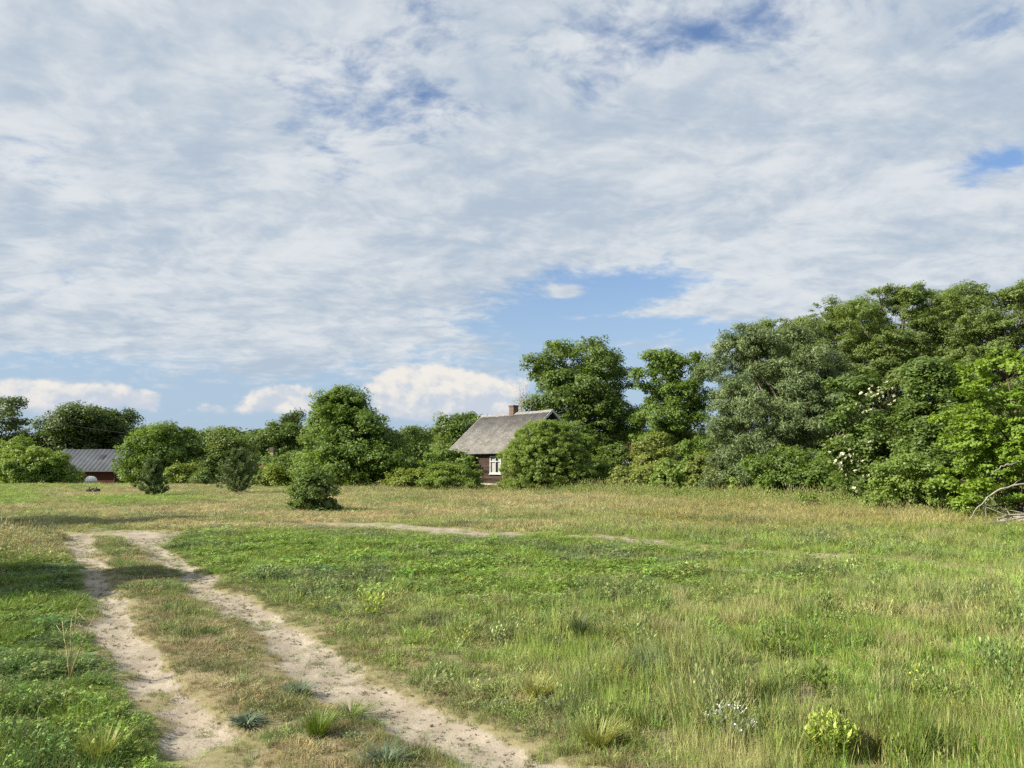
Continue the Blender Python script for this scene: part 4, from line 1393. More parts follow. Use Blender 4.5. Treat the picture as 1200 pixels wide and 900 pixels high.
def roof_slab(fr, a0, a1, b_e, z_e, b_r, z_r, th, mat, parent, name='roof'):
    """One slope, eave to ridge, with its metres along and up stored for the material."""
    p = [fr.p(a0, b_e, z_e), fr.p(a1, b_e, z_e), fr.p(a1, b_r, z_r), fr.p(a0, b_r, z_r)]
    ln = math.hypot(b_r - b_e, z_r - z_e)
    off = Vector((0, 0, th))
    nx = 24
    V, S, F = [], [], []
    for i in range(nx + 1):
        t = i / nx
        for lay in (Vector((0, 0, 0)), off):
            for (q0, q1, s) in ((p[0], p[1], 0), (p[3], p[2], ln)):
                sag = -0.05 * math.sin(t * math.pi) - 0.02 * math.sin(t * 9)
                V.append(tuple(q0.lerp(q1, t) + lay + Vector((0, 0, sag if s else sag * 0.5))))
                S.append(((a1 - a0) * t, s, 0))
    for i in range(nx):
        a, b = i * 4, i * 4 + 4
        F += [(a, b, b + 1, a + 1), (a + 2, a + 3, b + 3, b + 2), (a, a + 2, b + 2, b), (a + 1, b + 1, b + 3, a + 3)]
    e = nx * 4
    F += [(0, 1, 3, 2), (e, e + 2, e + 3, e + 1)]
    base = np.array(parent.location)
    return link(name, np_mesh(name, np.array(V) - base, np.array(F), mat, dict(slope=np.array(S))), parent)


def window(fr, parent, a0, a1, c0, c1, b=0.0, mull=1, transom=True, curtain=True):
    t = 0.09
    mb = MB()
    fr.box(mb, a0, a0 + t, b - 0.05, b + 0.04, c0, c1)
    fr.box(mb, a1 - t, a1, b - 0.05, b + 0.04, c0, c1)
    fr.box(mb, a0 + t, a1 - t, b - 0.05, b + 0.04, c1 - t, c1)
    fr.box(mb, a0 - 0.05, a1 + 0.05, b - 0.09, b + 0.04, c0 - 0.08, c0 - 0.001)
    fr.box(mb, a0 + t, a1 - t, b - 0.05, b + 0.04, c0, c0 + t * 0.8)
    w = mb.build('window', M_WHITE, parent)
    m2 = MB()
    mid = (a0 + a1) / 2
    fr.box(m2, mid - 0.03, mid + 0.03, b - 0.04, b + 0.02, c0 + t * 0.8, c1 - t)
    if transom:
        zt = c0 + (c1 - c0) * 0.68
        fr.box(m2, a0 + t, mid - 0.03, b - 0.038, b + 0.018, zt - 0.025, zt + 0.025)
        fr.box(m2, mid + 0.03, a1 - t, b - 0.038, b + 0.018, zt - 0.025, zt + 0.025)
    m2.build('glazing_bar', M_WHITE, w)
    m3 = MB()
    m3.poly([fr.p(a0 + t, b + 0.005, c0 + t * 0.8), fr.p(a1 - t, b + 0.005, c0 + t * 0.8), fr.p(a1 - t, b + 0.005, c1 - t), fr.p(a0 + t, b + 0.005, c1 - t)])
    m3.build('pane', M_GLASS, w)
    if curtain:
        m4 = MB()
        for (q0, q1) in ((a0 + t, a0 + (a1 - a0) * 0.36), (a1 - (a1 - a0) * 0.36, a1 - t)):
            n = 8
            for i in range(n):
                x0, x1 = q0 + (q1 - q0) * i / n, q0 + (q1 - q0) * (i + 1) / n
                y0, y1 = b + 0.06 + 0.012 * (i % 2), b + 0.06 + 0.012 * ((i + 1) % 2)
                m4.poly([fr.p(x0, y0, c0 + 0.05), fr.p(x1, y1, c0 + 0.05), fr.p(x1, y1, c1 - 0.06), fr.p(x0, y0, c1 - 0.06)])
        m4.build('curtain', M_CURTAIN, w)
    return w


def plank_wall(fr, mb, a0, a1, c0, c1, b, holes=(), ph=0.19, axis='a'):
    """Horizontal boards, each lapping a little over the one below, left out where an opening is."""
    z = c0
    k = 0
    rs = np.random.RandomState(3)
    while z < c1 - 0.02:
        z1 = min(z + ph, c1)
        spans = [(a0, a1)]
        for (h0, h1, g0, g1) in holes:
            if z1 > g0 and z < g1:
                ns = []
                for s0, s1 in spans:
                    if h0 > s0:
                        ns.append((s0, min(h0, s1)))
                    if h1 < s1:
                        ns.append((max(h1, s0), s1))
                spans = ns
        j = rs.rand() * 0.02
        for s0, s1 in spans:
            if axis == 'a':
                fr.box(mb, s0, s1, b - 0.03 - j, b + 0.06, z + 0.006, z1)
            else:
                fr.box(mb, b - 0.06, b + 0.03 + j, s0, s1, z + 0.006, z1)
        z = z1
        k += 1


def cottage():
    # ridge ends and eaves worked out from the photograph: 8.3 m long, 5.6 m to the ridge
    rl, rr = at(566, 487.5, 61.5), at(647.5, 481, 55.0)
    ax = Vector((rr.x - rl.x, rr.y - rl.y, 0))
    Lr = ax.length
    ax.normalize()
    n = Vector((ax.y, -ax.x, 0))                                   # outwards from the long wall, towards the viewer's left
    if n.y > 0:
        n = -n
    w, ov, eave, ridge = 3.6, 0.45, 2.5, rl.z * 0.5 + rr.z * 0.5
    gz = -0.05
    o = Vector((rl.x, rl.y, 0)) + n * (w - ov) + ax * 0.4          # wall corner, far left
    root = thing('wooden_cottage', (o.x, o.y, gz), 'weathered brown plank cottage with grey roof and brick chimney behind a round bush', 'cottage')
    fr = Frame((o.x, o.y, 0), ax)
    D, Lw = 2 * (w - ov), Lr - 0.8
    wl = MB()
    zt = eave + 0.25
    # window position along the wall from its pixels
    def along(u):
        best = min(range(1000), key=lambda i: abs(600 + FPX * fr.p(Lw * i / 1000, 0, 1.5).x / (math.cos(PITCH) * fr.p(Lw * i / 1000, 0, 1.5).y) - u))
        return Lw * best / 1000
    wa0, wa1 = along(574.5), along(587.5)
    wz0, wz1 = 1.12, 2.36
    plank_wall(fr, wl, 0, Lw, 0.38, zt, 0.0, [(wa0 + 0.01, wa1 - 0.01, wz0, wz1), (1.0, 2.0, wz0, wz1)])
    plank_wall(fr, wl, 0.061, D, 0.38, zt, Lw, [(2.2, 3.2, wz0, wz1)], axis='b')
    plank_wall(fr, wl, 0.061, D, 0.38, zt, 0.06, axis='b')
    plank_wall(fr, wl, 0.07, Lw - 0.07, 0.38, zt, D - 0.06)
    wl.build('wall', M_PLANK, root)
    inn = MB()
    fr.box(inn, 0.3, Lw - 0.3, 0.3, D - 0.3, 0.3, zt - 0.1)
    inn.build('interior', M_DARKIN, root)
    for a, s in ((Lw, 1), (0.06, -1)):                              # board gables under the roof
        gb = MB()
        hw = D / 2
        k = (ridge - zt) / w
        for i in range(24):
            b0, b1 = D * i / 24 + 0.01, D * (i + 1) / 24 - 0.004
            top = lambda b: zt + (hw - abs(b - hw)) * k - 0.06 + ov * k * 0.6
            gb.prism([fr.p(a - 0.05, b0, zt + 0.004), fr.p(a - 0.05, b1, zt + 0.004), fr.p(a - 0.05, b1, top(b1)), fr.p(a - 0.05, b0, top(b0))], fr.x * (0.06 + 0.006 * (i % 2)))
        gb.build('gable', M_PLANK, root)
    fd = MB()
    fr.box(fd, 0.04, Lw - 0.04, 0.05, D - 0.05, -0.4, 0.37)
    fd.build('foundation', M_STONE, root)
    sl = MB()
    fr.box(sl, -0.02, Lw + 0.02, -0.14, -0.035, 0.30, 0.42)
    sl.build('sill_board', M_DEAD, root)
    roof = roof_slab(fr, -0.4, Lw + 0.4, -ov, eave, D / 2, ridge, 0.06, M_ETERNIT, root)
    roof_slab(fr, -0.4, Lw + 0.4, D + ov, eave, D / 2 + 0.001, ridge, 0.06, M_ETERNIT, root)
    rc = MB()
    for i in range(26):
        a0 = -0.42 + (Lw + 0.84) * i / 26
        t = (i + 0.5) / 26
        sag = -0.05 * math.sin(t * math.pi) - 0.02 * math.sin(t * 9)
        a1 = a0 + (Lw + 0.84) / 26 + 0.03
        z = ridge + sag + 0.062 + 0.012 * (i % 2)
        for sgn in (-1, 1):
            rc.quadbox([fr.p(a0, D / 2, z), fr.p(a1, D / 2, z), fr.p(a1, D / 2 + sgn * 0.20, z - 0.17), fr.p(a0, D / 2 + sgn * 0.20, z - 0.17),
                        fr.p(a0, D / 2, z + 0.03), fr.p(a1, D / 2, z + 0.03), fr.p(a1, D / 2 + sgn * 0.20, z - 0.14), fr.p(a0, D / 2 + sgn * 0.20, z - 0.14)])
    rc.build('ridge_cap', noise_mat('ridge_tiles', (0.15, 0.147, 0.14), (0.25, 0.245, 0.235), 5.0), root)
    bmat = noise_mat('grey_boards', (0.36, 0.36, 0.36), (0.52, 0.52, 0.52), 4.0)
    for a in (-0.44, Lw + 0.405):
        for sgn in (-1, 1):
            bg = MB()
            be, br = (-ov if sgn < 0 else D + ov), D / 2
            bg.quadbox([fr.p(a, be, eave - 0.12), fr.p(a + 0.035, be, eave - 0.12), fr.p(a + 0.035, br, ridge - 0.12), fr.p(a, br, ridge - 0.12),
                        fr.p(a, be, eave + 0.09), fr.p(a + 0.035, be, eave + 0.09), fr.p(a + 0.035, br, ridge + 0.09), fr.p(a, br, ridge + 0.09)])
            bg.build('barge_board', bmat, root)
    ca = along(602) - 1.2
    # chimney straddles the ridge; its place along the ridge from its pixel
    best = min(range(1000), key=lambda i: abs(600 + FPX * fr.p(Lw * i / 1000, D / 2, ridge).x / (math.cos(PITCH) * fr.p(Lw * i / 1000, D / 2, 5.6).y + math.sin(PITCH) * 4.0) - 602))
    ca = Lw * best / 1000
    ch = MB()
    fr.box(ch, ca - 0.26, ca + 0.26, D / 2 - 0.24, D / 2 + 0.24, ridge - 0.5, ridge + 0.52)
    cho = ch.build('chimney', M_BRICK, root)
    cc = MB()
    fr.box(cc, ca - 0.31, ca + 0.31, D / 2 - 0.29, D / 2 + 0.29, ridge + 0.522, ridge + 0.62)
    cc.build('chimney_cap', brick_mat('cap_brick', (0.13, 0.085, 0.06), (0.18, 0.11, 0.08), (0.16, 0.14, 0.12), 6.0), cho)
    window(fr, root, wa0, wa1, wz0, wz1)
    window(fr, root, 1.0, 2.0, wz0, wz1)
    f2 = Frame(fr.p(Lw, 0, 0), fr.y)                                # gable wall
    window(f2, root, 2.2, 3.2, wz0, wz1, b=0.0)


cottage()


def far_houses():
    # slate roofed house far left
    Y = 95.0
    xl, xr = at(52, 540, Y).x, at(138, 540, Y).x
    zr, ze = at(0, 526, Y).z, at(0, 552, Y).z
    gz = hgt((xl + xr) / 2, Y + 3)
    root = thing('slate_roofed_house', ((xl + xr) / 2, Y + 0.5, gz), 'dark red house with grey tiled roof and skylight, half hidden by a bush', 'house')
    fr = Frame((xl + 0.4, Y + 0.5, 0), (1, 0))
    Lw, D = xr - xl - 0.8, 7.0
    mb = MB()
    plank_wall(fr, mb, 0, Lw, gz - 0.2, ze + 0.25, 0, [(4.1, 5.0, gz, ze - 0.15)], 0.16)
    plank_wall(fr, mb, 0.07, D, gz - 0.2, ze + 0.25, Lw, (), 0.16, 'b')
    plank_wall(fr, mb, 0.07, D, gz - 0.2, ze + 0.25, 0.06, (), 0.16, 'b')
    plank_wall(fr, mb, 0.07, Lw - 0.07, gz - 0.2, ze + 0.25, D - 0.06, (), 0.16)
    mb.build('wall', M_REDWALL, root)
    for a in (Lw - 0.04, 0.0):
        gbm = MB()
        gbm.prism([fr.p(a, 0.05, ze + 0.25), fr.p(a, D - 0.05, ze + 0.25), fr.p(a, D / 2, zr - 0.1)], fr.x * 0.05)
        gbm.build('gable', M_REDWALL, root)
    roof_slab(fr, -0.4, Lw + 0.4, -0.5, ze, D / 2, zr, 0.08, M_SLATE, root)
    roof_slab(fr, -0.4, Lw + 0.4, D + 0.5, ze, D / 2 + 0.001, zr, 0.08, M_SLATE, root)
    sk = MB()
    ua, ub = at(103.5, 535, Y).x - fr.o.x, at(110, 535, Y).x - fr.o.x
    k = (zr - ze) / (D / 2 + 0.5)
    b0, b1 = 1.55, 2.35
    f = lambda b: ze + (b + 0.5) * k + 0.09
    sk.quadbox([fr.p(ua, b0, f(b0)), fr.p(ub, b0, f(b0)), fr.p(ub, b1, f(b1)), fr.p(ua, b1, f(b1)), fr.p(ua, b0, f(b0) + 0.06), fr.p(ub, b0, f(b0) + 0.06), fr.p(ub, b1, f(b1) + 0.06), fr.p(ua, b1, f(b1) + 0.06)])
    so = sk.build('skylight', noise_mat('dark_flashing', (0.05, 0.052, 0.058), (0.075, 0.08, 0.085), 3.0, 0.5, 0.4), root)
    sp = MB()
    e = 0.08
    sp.poly([fr.p(ua + e, b0 + e, f(b0 + e) + 0.064), fr.p(ub - e, b0 + e, f(b0 + e) + 0.064), fr.p(ub - e, b1 - e, f(b1 - e) + 0.064), fr.p(ua + e, b1 - e, f(b1 - e) + 0.064)])
    sp.build('pane', noise_mat('dark_glass', (0.02, 0.025, 0.03), (0.03, 0.035, 0.04), 1.0, 0.15, 0.5, 0.0), so)
    gt = MB()
    gt.tube([fr.p(-0.4, -0.56, ze - 0.04), fr.p(Lw + 0.4, -0.56, ze - 0.04)], [0.07, 0.07], 8)
    gt.tube([fr.p(Lw - 0.1, -0.56, ze - 0.06), fr.p(Lw - 0.1, -0.12, ze - 0.4), fr.p(Lw - 0.1, -0.12, gz)], [0.045, 0.045, 0.045], 8)
    gt.build('gutter', noise_mat('gutter_metal', (0.05, 0.05, 0.055), (0.08, 0.08, 0.085), 3.0, 0.5, 0.4), root)
    dr = MB()
    fr.box(dr, 4.11, 4.99, 0.0, 0.05, gz, ze - 0.16)
    do = dr.build('door', noise_mat('brown_door', (0.07, 0.035, 0.022), (0.10, 0.05, 0.03), 3.0), root)
    hd = MB()
    fr.box(hd, 4.86, 4.92, -0.05, -0.003, gz + 0.95, gz + 1.12)
    hd.build('handle', M_DEAD, do)

    # the white dome standing before it
    c = at(106.5, 563.5, 88)
    gz2 = hgt(c.x, 88)
    rs = np.random.RandomState(2)
    zc = c.z - 0.05
    V, F = [], []
    N, Mr = 24, 8
    for i in range(Mr + 1):
        t = i / Mr * math.pi / 2
        for k in range(N):
            a = k * 2 * math.pi / N
            r = 0.66 * math.cos(t) ** 0.8 * (1 + 0.015 * math.cos(a * 6))
            V.append((r * math.cos(a), r * math.sin(a), 0.58 * math.sin(t)))
    for i in range(Mr):
        for k in range(N):
            k2 = (k + 1) % N
            F.append((i * N + k, i * N + k2, (i + 1) * N + k2, (i + 1) * N + k))
    root = thing('dome_cover', (c.x, 88, gz2), 'white rounded dome in front of the dark red house', 'dome')
    me = np_mesh('cover', np.array(V) + np.array((0, 0, zc - gz2)), F, noise_mat('white_cover', (0.66, 0.66, 0.68), (0.78, 0.78, 0.80), 2.0, 0.45, 0.4, 0.05), None, True)
    link('cover', me, root)
    st = MB()
    for k in range(12):
        a0, a1 = k * math.pi / 6, (k + 1) * math.pi / 6 - 0.02
        pts = []
        for r, a in ((0.60, a0), (0.70, a0), (0.70, a1), (0.60, a1)):
            pts.append(Vector((c.x + r * math.cos(a), 88 + r * math.sin(a), 0)))
        st.quadbox([p + Vector((0, 0, gz2 - 0.1)) for p in pts] + [p + Vector((0, 0, zc + 0.01)) for p in pts])
    st.build('base_ring', M_STONE, root)

    # small cottages glimpsed between trees
    def glimpse(name, label, u0, u1, vr, ve, Y, wallm, roofm, chim=None):
        xl, xr = at(u0, 540, Y).x, at(u1, 540, Y).x
        zr, ze = at(0, vr, Y).z, at(0, ve, Y).z
        gz = hgt((xl + xr) / 2, Y)
        root = thing(name, ((xl + xr) / 2, Y, gz), label, 'house')
        fr = Frame((xl, Y, 0), (1, 0))
        Lw, D = xr - xl, 6.0
        mb = MB()
        fr.box(mb, 0, Lw, 0, D, gz - 0.2, ze + 0.15)
        for a in (Lw - 0.05, 0.0):
            mb.prism([fr.p(a, 0.02, ze + 0.155), fr.p(a, D - 0.02, ze + 0.155), fr.p(a, D / 2, zr - 0.06)], fr.x * 0.05)
        mb.build('wall', wallm, root)
        roof_slab(fr, -0.3, Lw + 0.3, -0.4, ze, D / 2, zr, 0.08, roofm, root)
        roof_slab(fr, -0.3, Lw + 0.3, D + 0.4, ze, D / 2 + 0.001, zr, 0.08, roofm, root)
        if chim:
            a = at(chim[0], 530, Y).x - xl
            b = at(chim[1], 530, Y).x - xl
            m2 = MB()
            zt = at(0, chim[2], Y).z
            fr.box(m2, a, b, 0.6, 0.6 + (b - a), ze, zt - 0.45)
            o2 = m2.build('chimney', brick_mat('white_brick', (0.55, 0.50, 0.45), (0.40, 0.30, 0.24), (0.5, 0.48, 0.45), 3.0), root)
            m3 = MB()
            fr.box(m3, a - 0.05, b + 0.05, 0.55, 0.65 + (b - a), zt - 0.449, zt)
            m3.build('chimney_cap', M_BRICK, o2)
        window(fr, root, Lw * 0.5 - 0.5, Lw * 0.5 + 0.5, gz + 1.0, gz + 2.1, b=-0.05)
        return root
    glimpse('chimney_cottage', 'white walled cottage glimpsed between trees, only its pale chimney clear', 308, 342, 541, 548, 80, M_PLASTER, M_REDROOF, (314, 317.6, 524))
    glimpse('red_roofed_house', 'red roofed house peeping between the broad tree and the maple', 726, 752, 517, 527, 98, M_PLASTER, M_REDROOF)
    glimpse('pale_house', 'pale house glimpsed through the willow', 858, 912, 519, 526, 96, M_PLASTER, M_SLATE)


far_houses()


def small_things():
    # overhead wire at the far left
    mb = MB()
    a, b = at(-60, 474, 112), at(150, 508, 108)
    pts = []
    for i in range(25):
        t = i / 24
        p = a.lerp(b, t)
        p.z -= 0.25 * math.sin(t * math.pi)
        pts.append(p)
    mb.tube(pts, [0.022] * 25, 5)
    tag(mb.build('overhead_wire', noise_mat('wire', (0.03, 0.03, 0.035), (0.05, 0.05, 0.055), 2.0)), 'thin overhead wire running down to the dome shaped dark tree', 'wire')
    # dark logs on the meadow
    rs = np.random.RandomState(8)
    ml = noise_mat('dark_log', (0.022, 0.017, 0.014), (0.05, 0.04, 0.03), 8.0)
    for (u0, u1, v, r, lab) in ((107, 116.5, 575.5, 0.10, 'dark log lying on the dry meadow, the longer one'), (101, 106.5, 576.5, 0.075, 'short dark log end left of the longer log')):
        x0, y0 = gnd((u0 + u1) / 2, v + 1)
        x1 = (u1 - u0) / FPX * y0 / 2
        z = hgt(x0, y0) + r * 0.8
        mb = MB()
        n = 7
        mb.tube([Vector((x0 + x1 * (2 * i / (n - 1) - 1), y0 + 0.08 * math.sin(i * 1.1), z + 0.05 * (i % 2) + 0.12)) for i in range(n)], [r * (0.75 + 0.35 * rs.rand()) for _ in range(n)], 9)
        mb.tube([Vector((x0 + x1 * 0.2, y0, z + 0.1)), Vector((x0 + x1 * 0.35, y0 - 0.05, z + 0.28)), Vector((x0 + x1 * 0.4, y0 - 0.06, z + 0.36))], [0.04, 0.03, 0.02], 6)
        tag(mb.build('log', ml, None, True), lab, 'log', 'dark logs on the meadow')


small_things()


def brush_pile():
    """Fallen branches at the right edge: each one a thing."""
    rs = np.random.RandomState(44)
    Y = 20.4
    rows = [([(1136, 608), (1146, 594), (1158, 582), (1172, 573), (1186, 569), (1215, 566)], 0.024, 'long pale dead branch arching up from the brush pile'),
            ([(1155, 586), (1155.5, 597), (1157, 609)], 0.012, 'thin dead twig hanging straight below the arching branch'),
            ([(1159, 583), (1170, 592), (1180, 602)], 0.012, 'thin dead twig slanting right below the arching branch'),
            ([(1162, 557), (1170, 549), (1180, 545), (1192, 542)], 0.016, 'bent dead twig up among the bright leaves'),
            ([(1138, 617), (1152, 613), (1170, 611), (1205, 606), (1240, 603)], 0.030, 'dead branch lying lowest at the left of the brush pile'),
            ([(1160, 613), (1176, 609), (1194, 606), (1230, 600)], 0.040, 'thick pale branch on top of the brush pile'),
            ([(1176, 618), (1188, 613), (1202, 609), (1235, 602)], 0.042, 'thick pale branch in front of the brush pile'),
            ([(1146, 611), (1160, 614), (1180, 612), (1210, 613)], 0.020, 'thin crooked branch in the middle of the brush pile'),
            ([(1168, 607), (1184, 603), (1215, 602)], 0.022, 'grey branch at the back of the brush pile'),
            ([(1172, 617), (1196, 617), (1225, 612)], 0.024, 'grey branch at the foot of the brush pile')]
    for i, (px, r, lab) in enumerate(rows):
        mb = MB()
        pts = [at(u, v, Y + 0.12 * (i % 4) + 0.05 * rs.randn()) for u, v in px]
        fine = []
        for a, b in zip(pts[:-1], pts[1:]):
            for k in range(3):
                fine.append(a.lerp(b, k / 3) + Vector(rs.randn(3)) * 0.012)
        fine.append(pts[-1])
        for p in fine:
            p.z = max(p.z, hgt(p.x, p.y) + r)
        n = len(fine)
        mb.tube(fine, [r * (0.35 + 0.75 * k / (n - 1)) for k in range(n)], 7)
        for k in range(3 if r > 0.018 else 1):
            q = fine[rs.randint(1, n - 1)]
            d = Vector((rs.randn() * 0.4, rs.randn() * 0.3, 0.1 + 0.25 * rs.rand()))
            mb.tube([q, q + d * 0.5, q + d * 0.9 + Vector((0.05, 0, -0.03))], [r * 0.4, r * 0.28, r * 0.1], 5)
        tag(mb.build('dead_branch', M_DEAD, None, True), lab, 'branch', 'dead branches at the right edge')


brush_pile()


# ------------------------------------------------------------------ single plants one can pick out in the foreground
def plain_leaf(name, a, b, trans=0.25):
    return leaf_mat(name, a, b, trans)


def strap_plant(name, label, cat, u, v, n, ht, spread, wid, mat, seed, curl=0.5, group=None):
    rs = np.random.RandomState(seed)
    x, y = gnd(u, v)
    rg = regions(np.array([x]), np.array([y]))
    z = hgt(x, y) + float(rut(rg)[0])
    V, F, T = [], [], []
    for k in range(n):
        a = rs.rand() * 6.283
        r0 = spread * 0.35 * math.sqrt(rs.rand())
        h = ht * (0.55 + 0.45 * rs.rand())
        out = spread * (0.25 + 0.75 * rs.rand())
        w = wid * (0.7 + 0.6 * rs.rand())
        s = Vector((-math.sin(a), math.cos(a), 0)) * w / 2
        t0 = rs.rand()
        b = len(V)
        for i in range(5):
            t = i / 4
            p = Vector((math.cos(a) * (r0 + out * t ** 1.4), math.sin(a) * (r0 + out * t ** 1.4), h * (t - curl * 0.5 * t ** 3)))
            k2 = math.sin((0.12 + 0.88 * (1 - t)) * math.pi * 0.62) * (1 if t < 1 else 0.08)
            V += [tuple(p - s * k2), tuple(p + s * k2)]
            T += [t0, t0]
        for i in range(4):
            F.append((b + 2 * i, b + 2 * i + 1, b + 2 * i + 3, b + 2 * i + 2))
    o = link(name, np_mesh(name, V, F, mat, dict(tint=T)))
    o.location = (x, y, z)
    return tag(o, label, cat, group)


def stem_plant(name, label, cat, u, v, stems, ht, spread, mat, seed, leaf=0.05, leafw=0.014, nl=14, flowers=None, stem_mat=None, base_bare=0.1):
    rs = np.random.RandomState(seed)
    x, y = gnd(u, v)
    z = hgt(x, y)
    root = thing(name, (x, y, z), label, cat)
    mb = MB()
    V, T = [], []
    for s in range(stems):
        a = s * 2.4 + rs.rand()
        r = spread * math.sqrt((s + 0.5) / stems)
        h = ht * (0.7 + 0.3 * rs.rand()) * (1 - 0.25 * (r / spread) ** 2)
        tip = Vector((x + math.cos(a) * r, y + math.sin(a) * r, z + h))
        pts = limb_pts((x + math.cos(a) * r * 0.35, y + math.sin(a) * r * 0.35, z - 0.02), tip, rs, 0, 5, 0.05)
        mb.tube(pts, [0.004, 0.0036, 0.003, 0.0026, 0.002], 4)
        for k in range(nl):
            t = base_bare + (1 - base_bare) * (k + rs.rand()) / nl
            f = min(3.999, t * 4)
            p = pts[int(f)].lerp(pts[int(f) + 1], f - int(f))
            an = k * 2.4 + rs.rand()
            d = Vector((math.cos(an), math.sin(an), 0.45 + 0.5 * t)).normalized()
            sd = d.cross(Vector((0, 0, 1))).normalized() * leafw / 2
            L = leaf * (0.7 + 0.6 * rs.rand())
            V += [tuple(p), tuple(p + d * L * 0.5 + sd), tuple(p + d * L), tuple(p + d * L * 0.5 - sd)]
            T += [rs.rand()] * 4
        if flowers:
            fm = MB()
            for q in range(flowers[1]):
                c = tip + Vector((rs.randn() * 0.02, rs.randn() * 0.02, rs.rand() * 0.03 - 0.02))
                e = flowers[2] * (0.7 + 0.6 * rs.rand())
                a2 = rs.rand() * 6.283
                nrm = Vector((rs.randn() * 0.5, rs.randn() * 0.5 - 0.4, 1)).normalized()
                t1 = nrm.cross(Vector((1, 0.2, 0))).normalized()
                t2 = nrm.cross(t1)
                fm.tube([tip - Vector((0, 0, 0.03)), c], [0.0008, 0.0006], 3)
                fm.poly([c + (t1 * math.cos(a2 + i * 1.2566) + t2 * math.sin(a2 + i * 1.2566)) * e for i in range(5)])
            fm.build('flower_head', flowers[0], root)
    mb.build('stems', stem_mat or M_STEM, root, True)
    V = np.array(V) - np.array((x, y, z))
    link('leaves', np_mesh('leaves', V, np.arange(len(V)).reshape(-1, 4), mat, dict(tint=T)), root)
    return root


M_STEM = noise_mat('green_stem', (0.10, 0.14, 0.04), (0.16, 0.19, 0.06), 8.0)
M_DRYSTEM = noise_mat('dry_stem', (0.33, 0.28, 0.14), (0.45, 0.39, 0.22), 8.0)
PM_BLUE = plain_leaf('blue_green_leaf', (0.062, 0.098, 0.056), (0.12, 0.165, 0.095), 0.1)
PM_GRASS = plain_leaf('clump_grass', (0.085, 0.15, 0.022), (0.19, 0.24, 0.045), 0.3)
PM_RUSH = plain_leaf('rush', (0.040, 0.070, 0.022), (0.085, 0.12, 0.038), 0.2)
PM_SPURGE = plain_leaf('spurge', (0.17, 0.27, 0.022), (0.42, 0.48, 0.12), 0.3)
PM_SILVER = plain_leaf('silver_leaf', (0.12, 0.16, 0.085), (0.21, 0.25, 0.15), 0.2)
PM_YEL = plain_leaf('yellow_grass', (0.20, 0.24, 0.055), (0.36, 0.35, 0.12), 0.3)
M_WFLOWER = noise_mat('white_petals', (0.50, 0.53, 0.48), (0.62, 0.64, 0.60), 10.0, 0.7, 0.1, 0.0)
M_YFLOWER = noise_mat('yellow_petals', (0.62, 0.50, 0.05), (0.72, 0.60, 0.09), 10.0, 0.7, 0.1, 0.0)

strap_plant('leaf_rosette', 'dark blue green rosette on the sand between the ruts', 'plant', 289, 848, 150, 0.085, 0.15, 0.0085, PM_BLUE, 3, 0.9)
strap_plant('grass_clump', 'tall bright green grass clump right of the blue green rosette', 'grass clump', 372, 862, 260, 0.19, 0.14, 0.0045, PM_GRASS, 4, 0.3)
strap_plant('grass_clump', 'grass clump leaning over the right rut', 'grass clump', 412, 832, 190, 0.10, 0.20, 0.005, PM_GRASS, 5, 0.6)
strap_plant('grass_clump', 'blue green grass clump at the bottom edge right of the strip', 'grass clump', 452, 894, 200, 0.12, 0.17, 0.0055, PM_BLUE, 6, 0.6)
strap_plant('rush_clump', 'dark upright rush clump in the middle of the field', 'rush', 680, 750, 230, 0.28, 0.14, 0.005, PM_RUSH, 7, 0.15)
strap_plant('grass_clump', 'yellow grass clump at the tip of the right bank', 'grass clump', 700, 872, 260, 0.20, 0.20, 0.0042, PM_YEL, 8, 0.4)
strap_plant('grass_clump', 'pale seeding grass clump at the bottom left corner', 'grass clump', 118, 893, 160, 0.24, 0.18, 0.0042, PM_YEL, 9, 0.35)
strap_plant('grass_clump', 'grey green bunch of grass in the strip beside the right rut', 'grass clump', 350, 808, 170, 0.08, 0.17, 0.005, PM_BLUE, 10, 0.6)
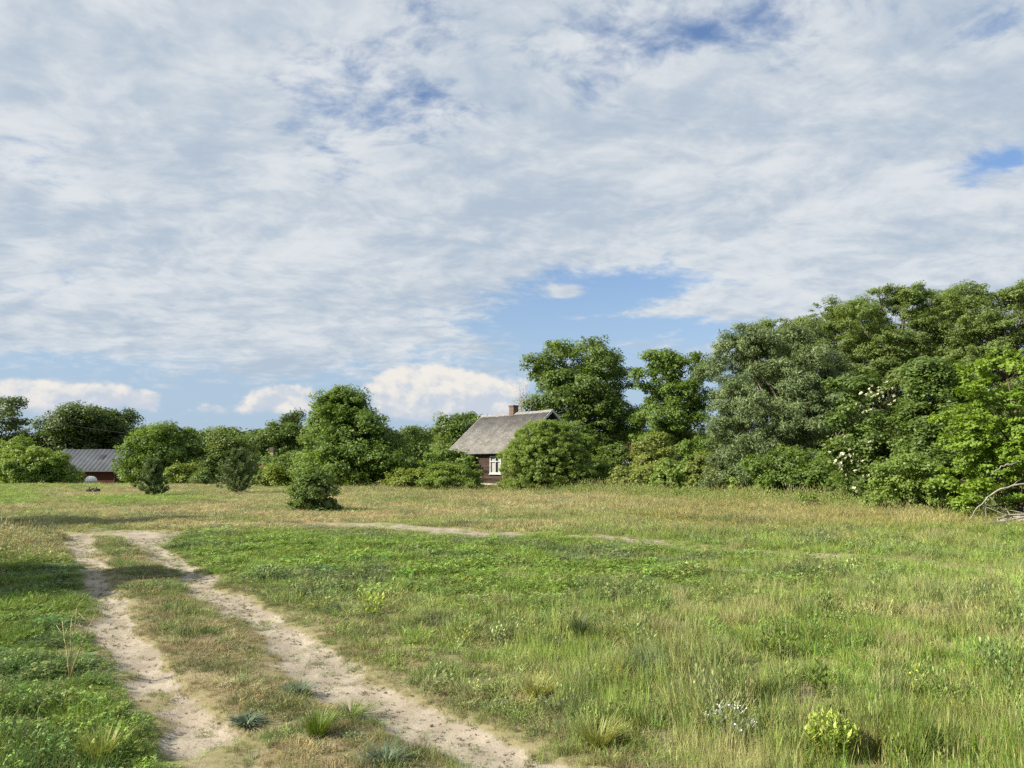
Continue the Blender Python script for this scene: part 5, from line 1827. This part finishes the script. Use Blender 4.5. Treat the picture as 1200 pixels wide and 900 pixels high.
strap_plant('grass_clump', 'yellowish tall grass clump on the bank above the right rut', 'grass clump', 630, 815, 240, 0.20, 0.20, 0.0042, PM_YEL, 12, 0.35)
stem_plant('spurge_plant', 'yellow green spurge with pale tips at the bottom right', 'plant', 976, 888, 52, 0.25, 0.16, PM_SPURGE, 21, 0.06, 0.017, 18)
stem_plant('white_flowered_plant', 'silvery plant with tiny white flowers left of the spurge', 'plant', 858, 868, 12, 0.24, 0.16, PM_SILVER, 22, 0.05, 0.013, 14, (M_WFLOWER, 3, 0.005))
stem_plant('yellow_flowered_plant', 'slim plant with yellow flowers right of the spurge', 'plant', 1077, 818, 7, 0.26, 0.07, PM_SPURGE, 23, 0.05, 0.011, 10, (M_YFLOWER, 1, 0.006))
stem_plant('leafy_plant', 'light green leafy plant right of the middle above the spurge', 'plant', 962, 815, 6, 0.24, 0.09, PM_GRASS, 24, 0.085, 0.024, 10)
stem_plant('leafy_plant', 'yellow leafed plant above the bend of the right rut', 'plant', 436, 722, 12, 0.24, 0.16, PM_SPURGE, 25, 0.07, 0.025, 12)
stem_plant('leafy_plant', 'bushy green weed in the grass right of centre, above the other leafy plants', 'plant', 912, 770, 16, 0.22, 0.18, PM_GRASS, 26, 0.06, 0.018, 14)


def dry_stalk():
    rs = np.random.RandomState(31)
    x, y = gnd(82, 796)
    z = hgt(x, y)
    mb = MB()
    base = Vector((x, y, z))
    for (u, v) in ((74, 737), (90, 712), (112, 719), (84, 725), (102, 741)):
        e = at(u, v, y + 0.1 * rs.randn())
        mid = base.lerp(e, 0.45) + Vector((0.0, 0, 0.03))
        pts = limb_pts(base, mid, rs, 0, 3, 0.03)[:-1] + limb_pts(mid, e, rs, 0, 4, 0.04)
        mb.tube(pts, [0.005, 0.0045, 0.004, 0.0036, 0.003, 0.002], 5)
        for k in range(5):
            q = pts[3 + k % 3]
            mb.tube([q, q + Vector((rs.randn() * 0.05, rs.randn() * 0.04, 0.04 + 0.05 * rs.rand()))], [0.0025, 0.0015], 4)
    tag(mb.build('dry_stalk', M_DRYSTEM, None, True), 'branching pale dry stalk standing on the dark verge', 'dry stalk')


dry_stalk()
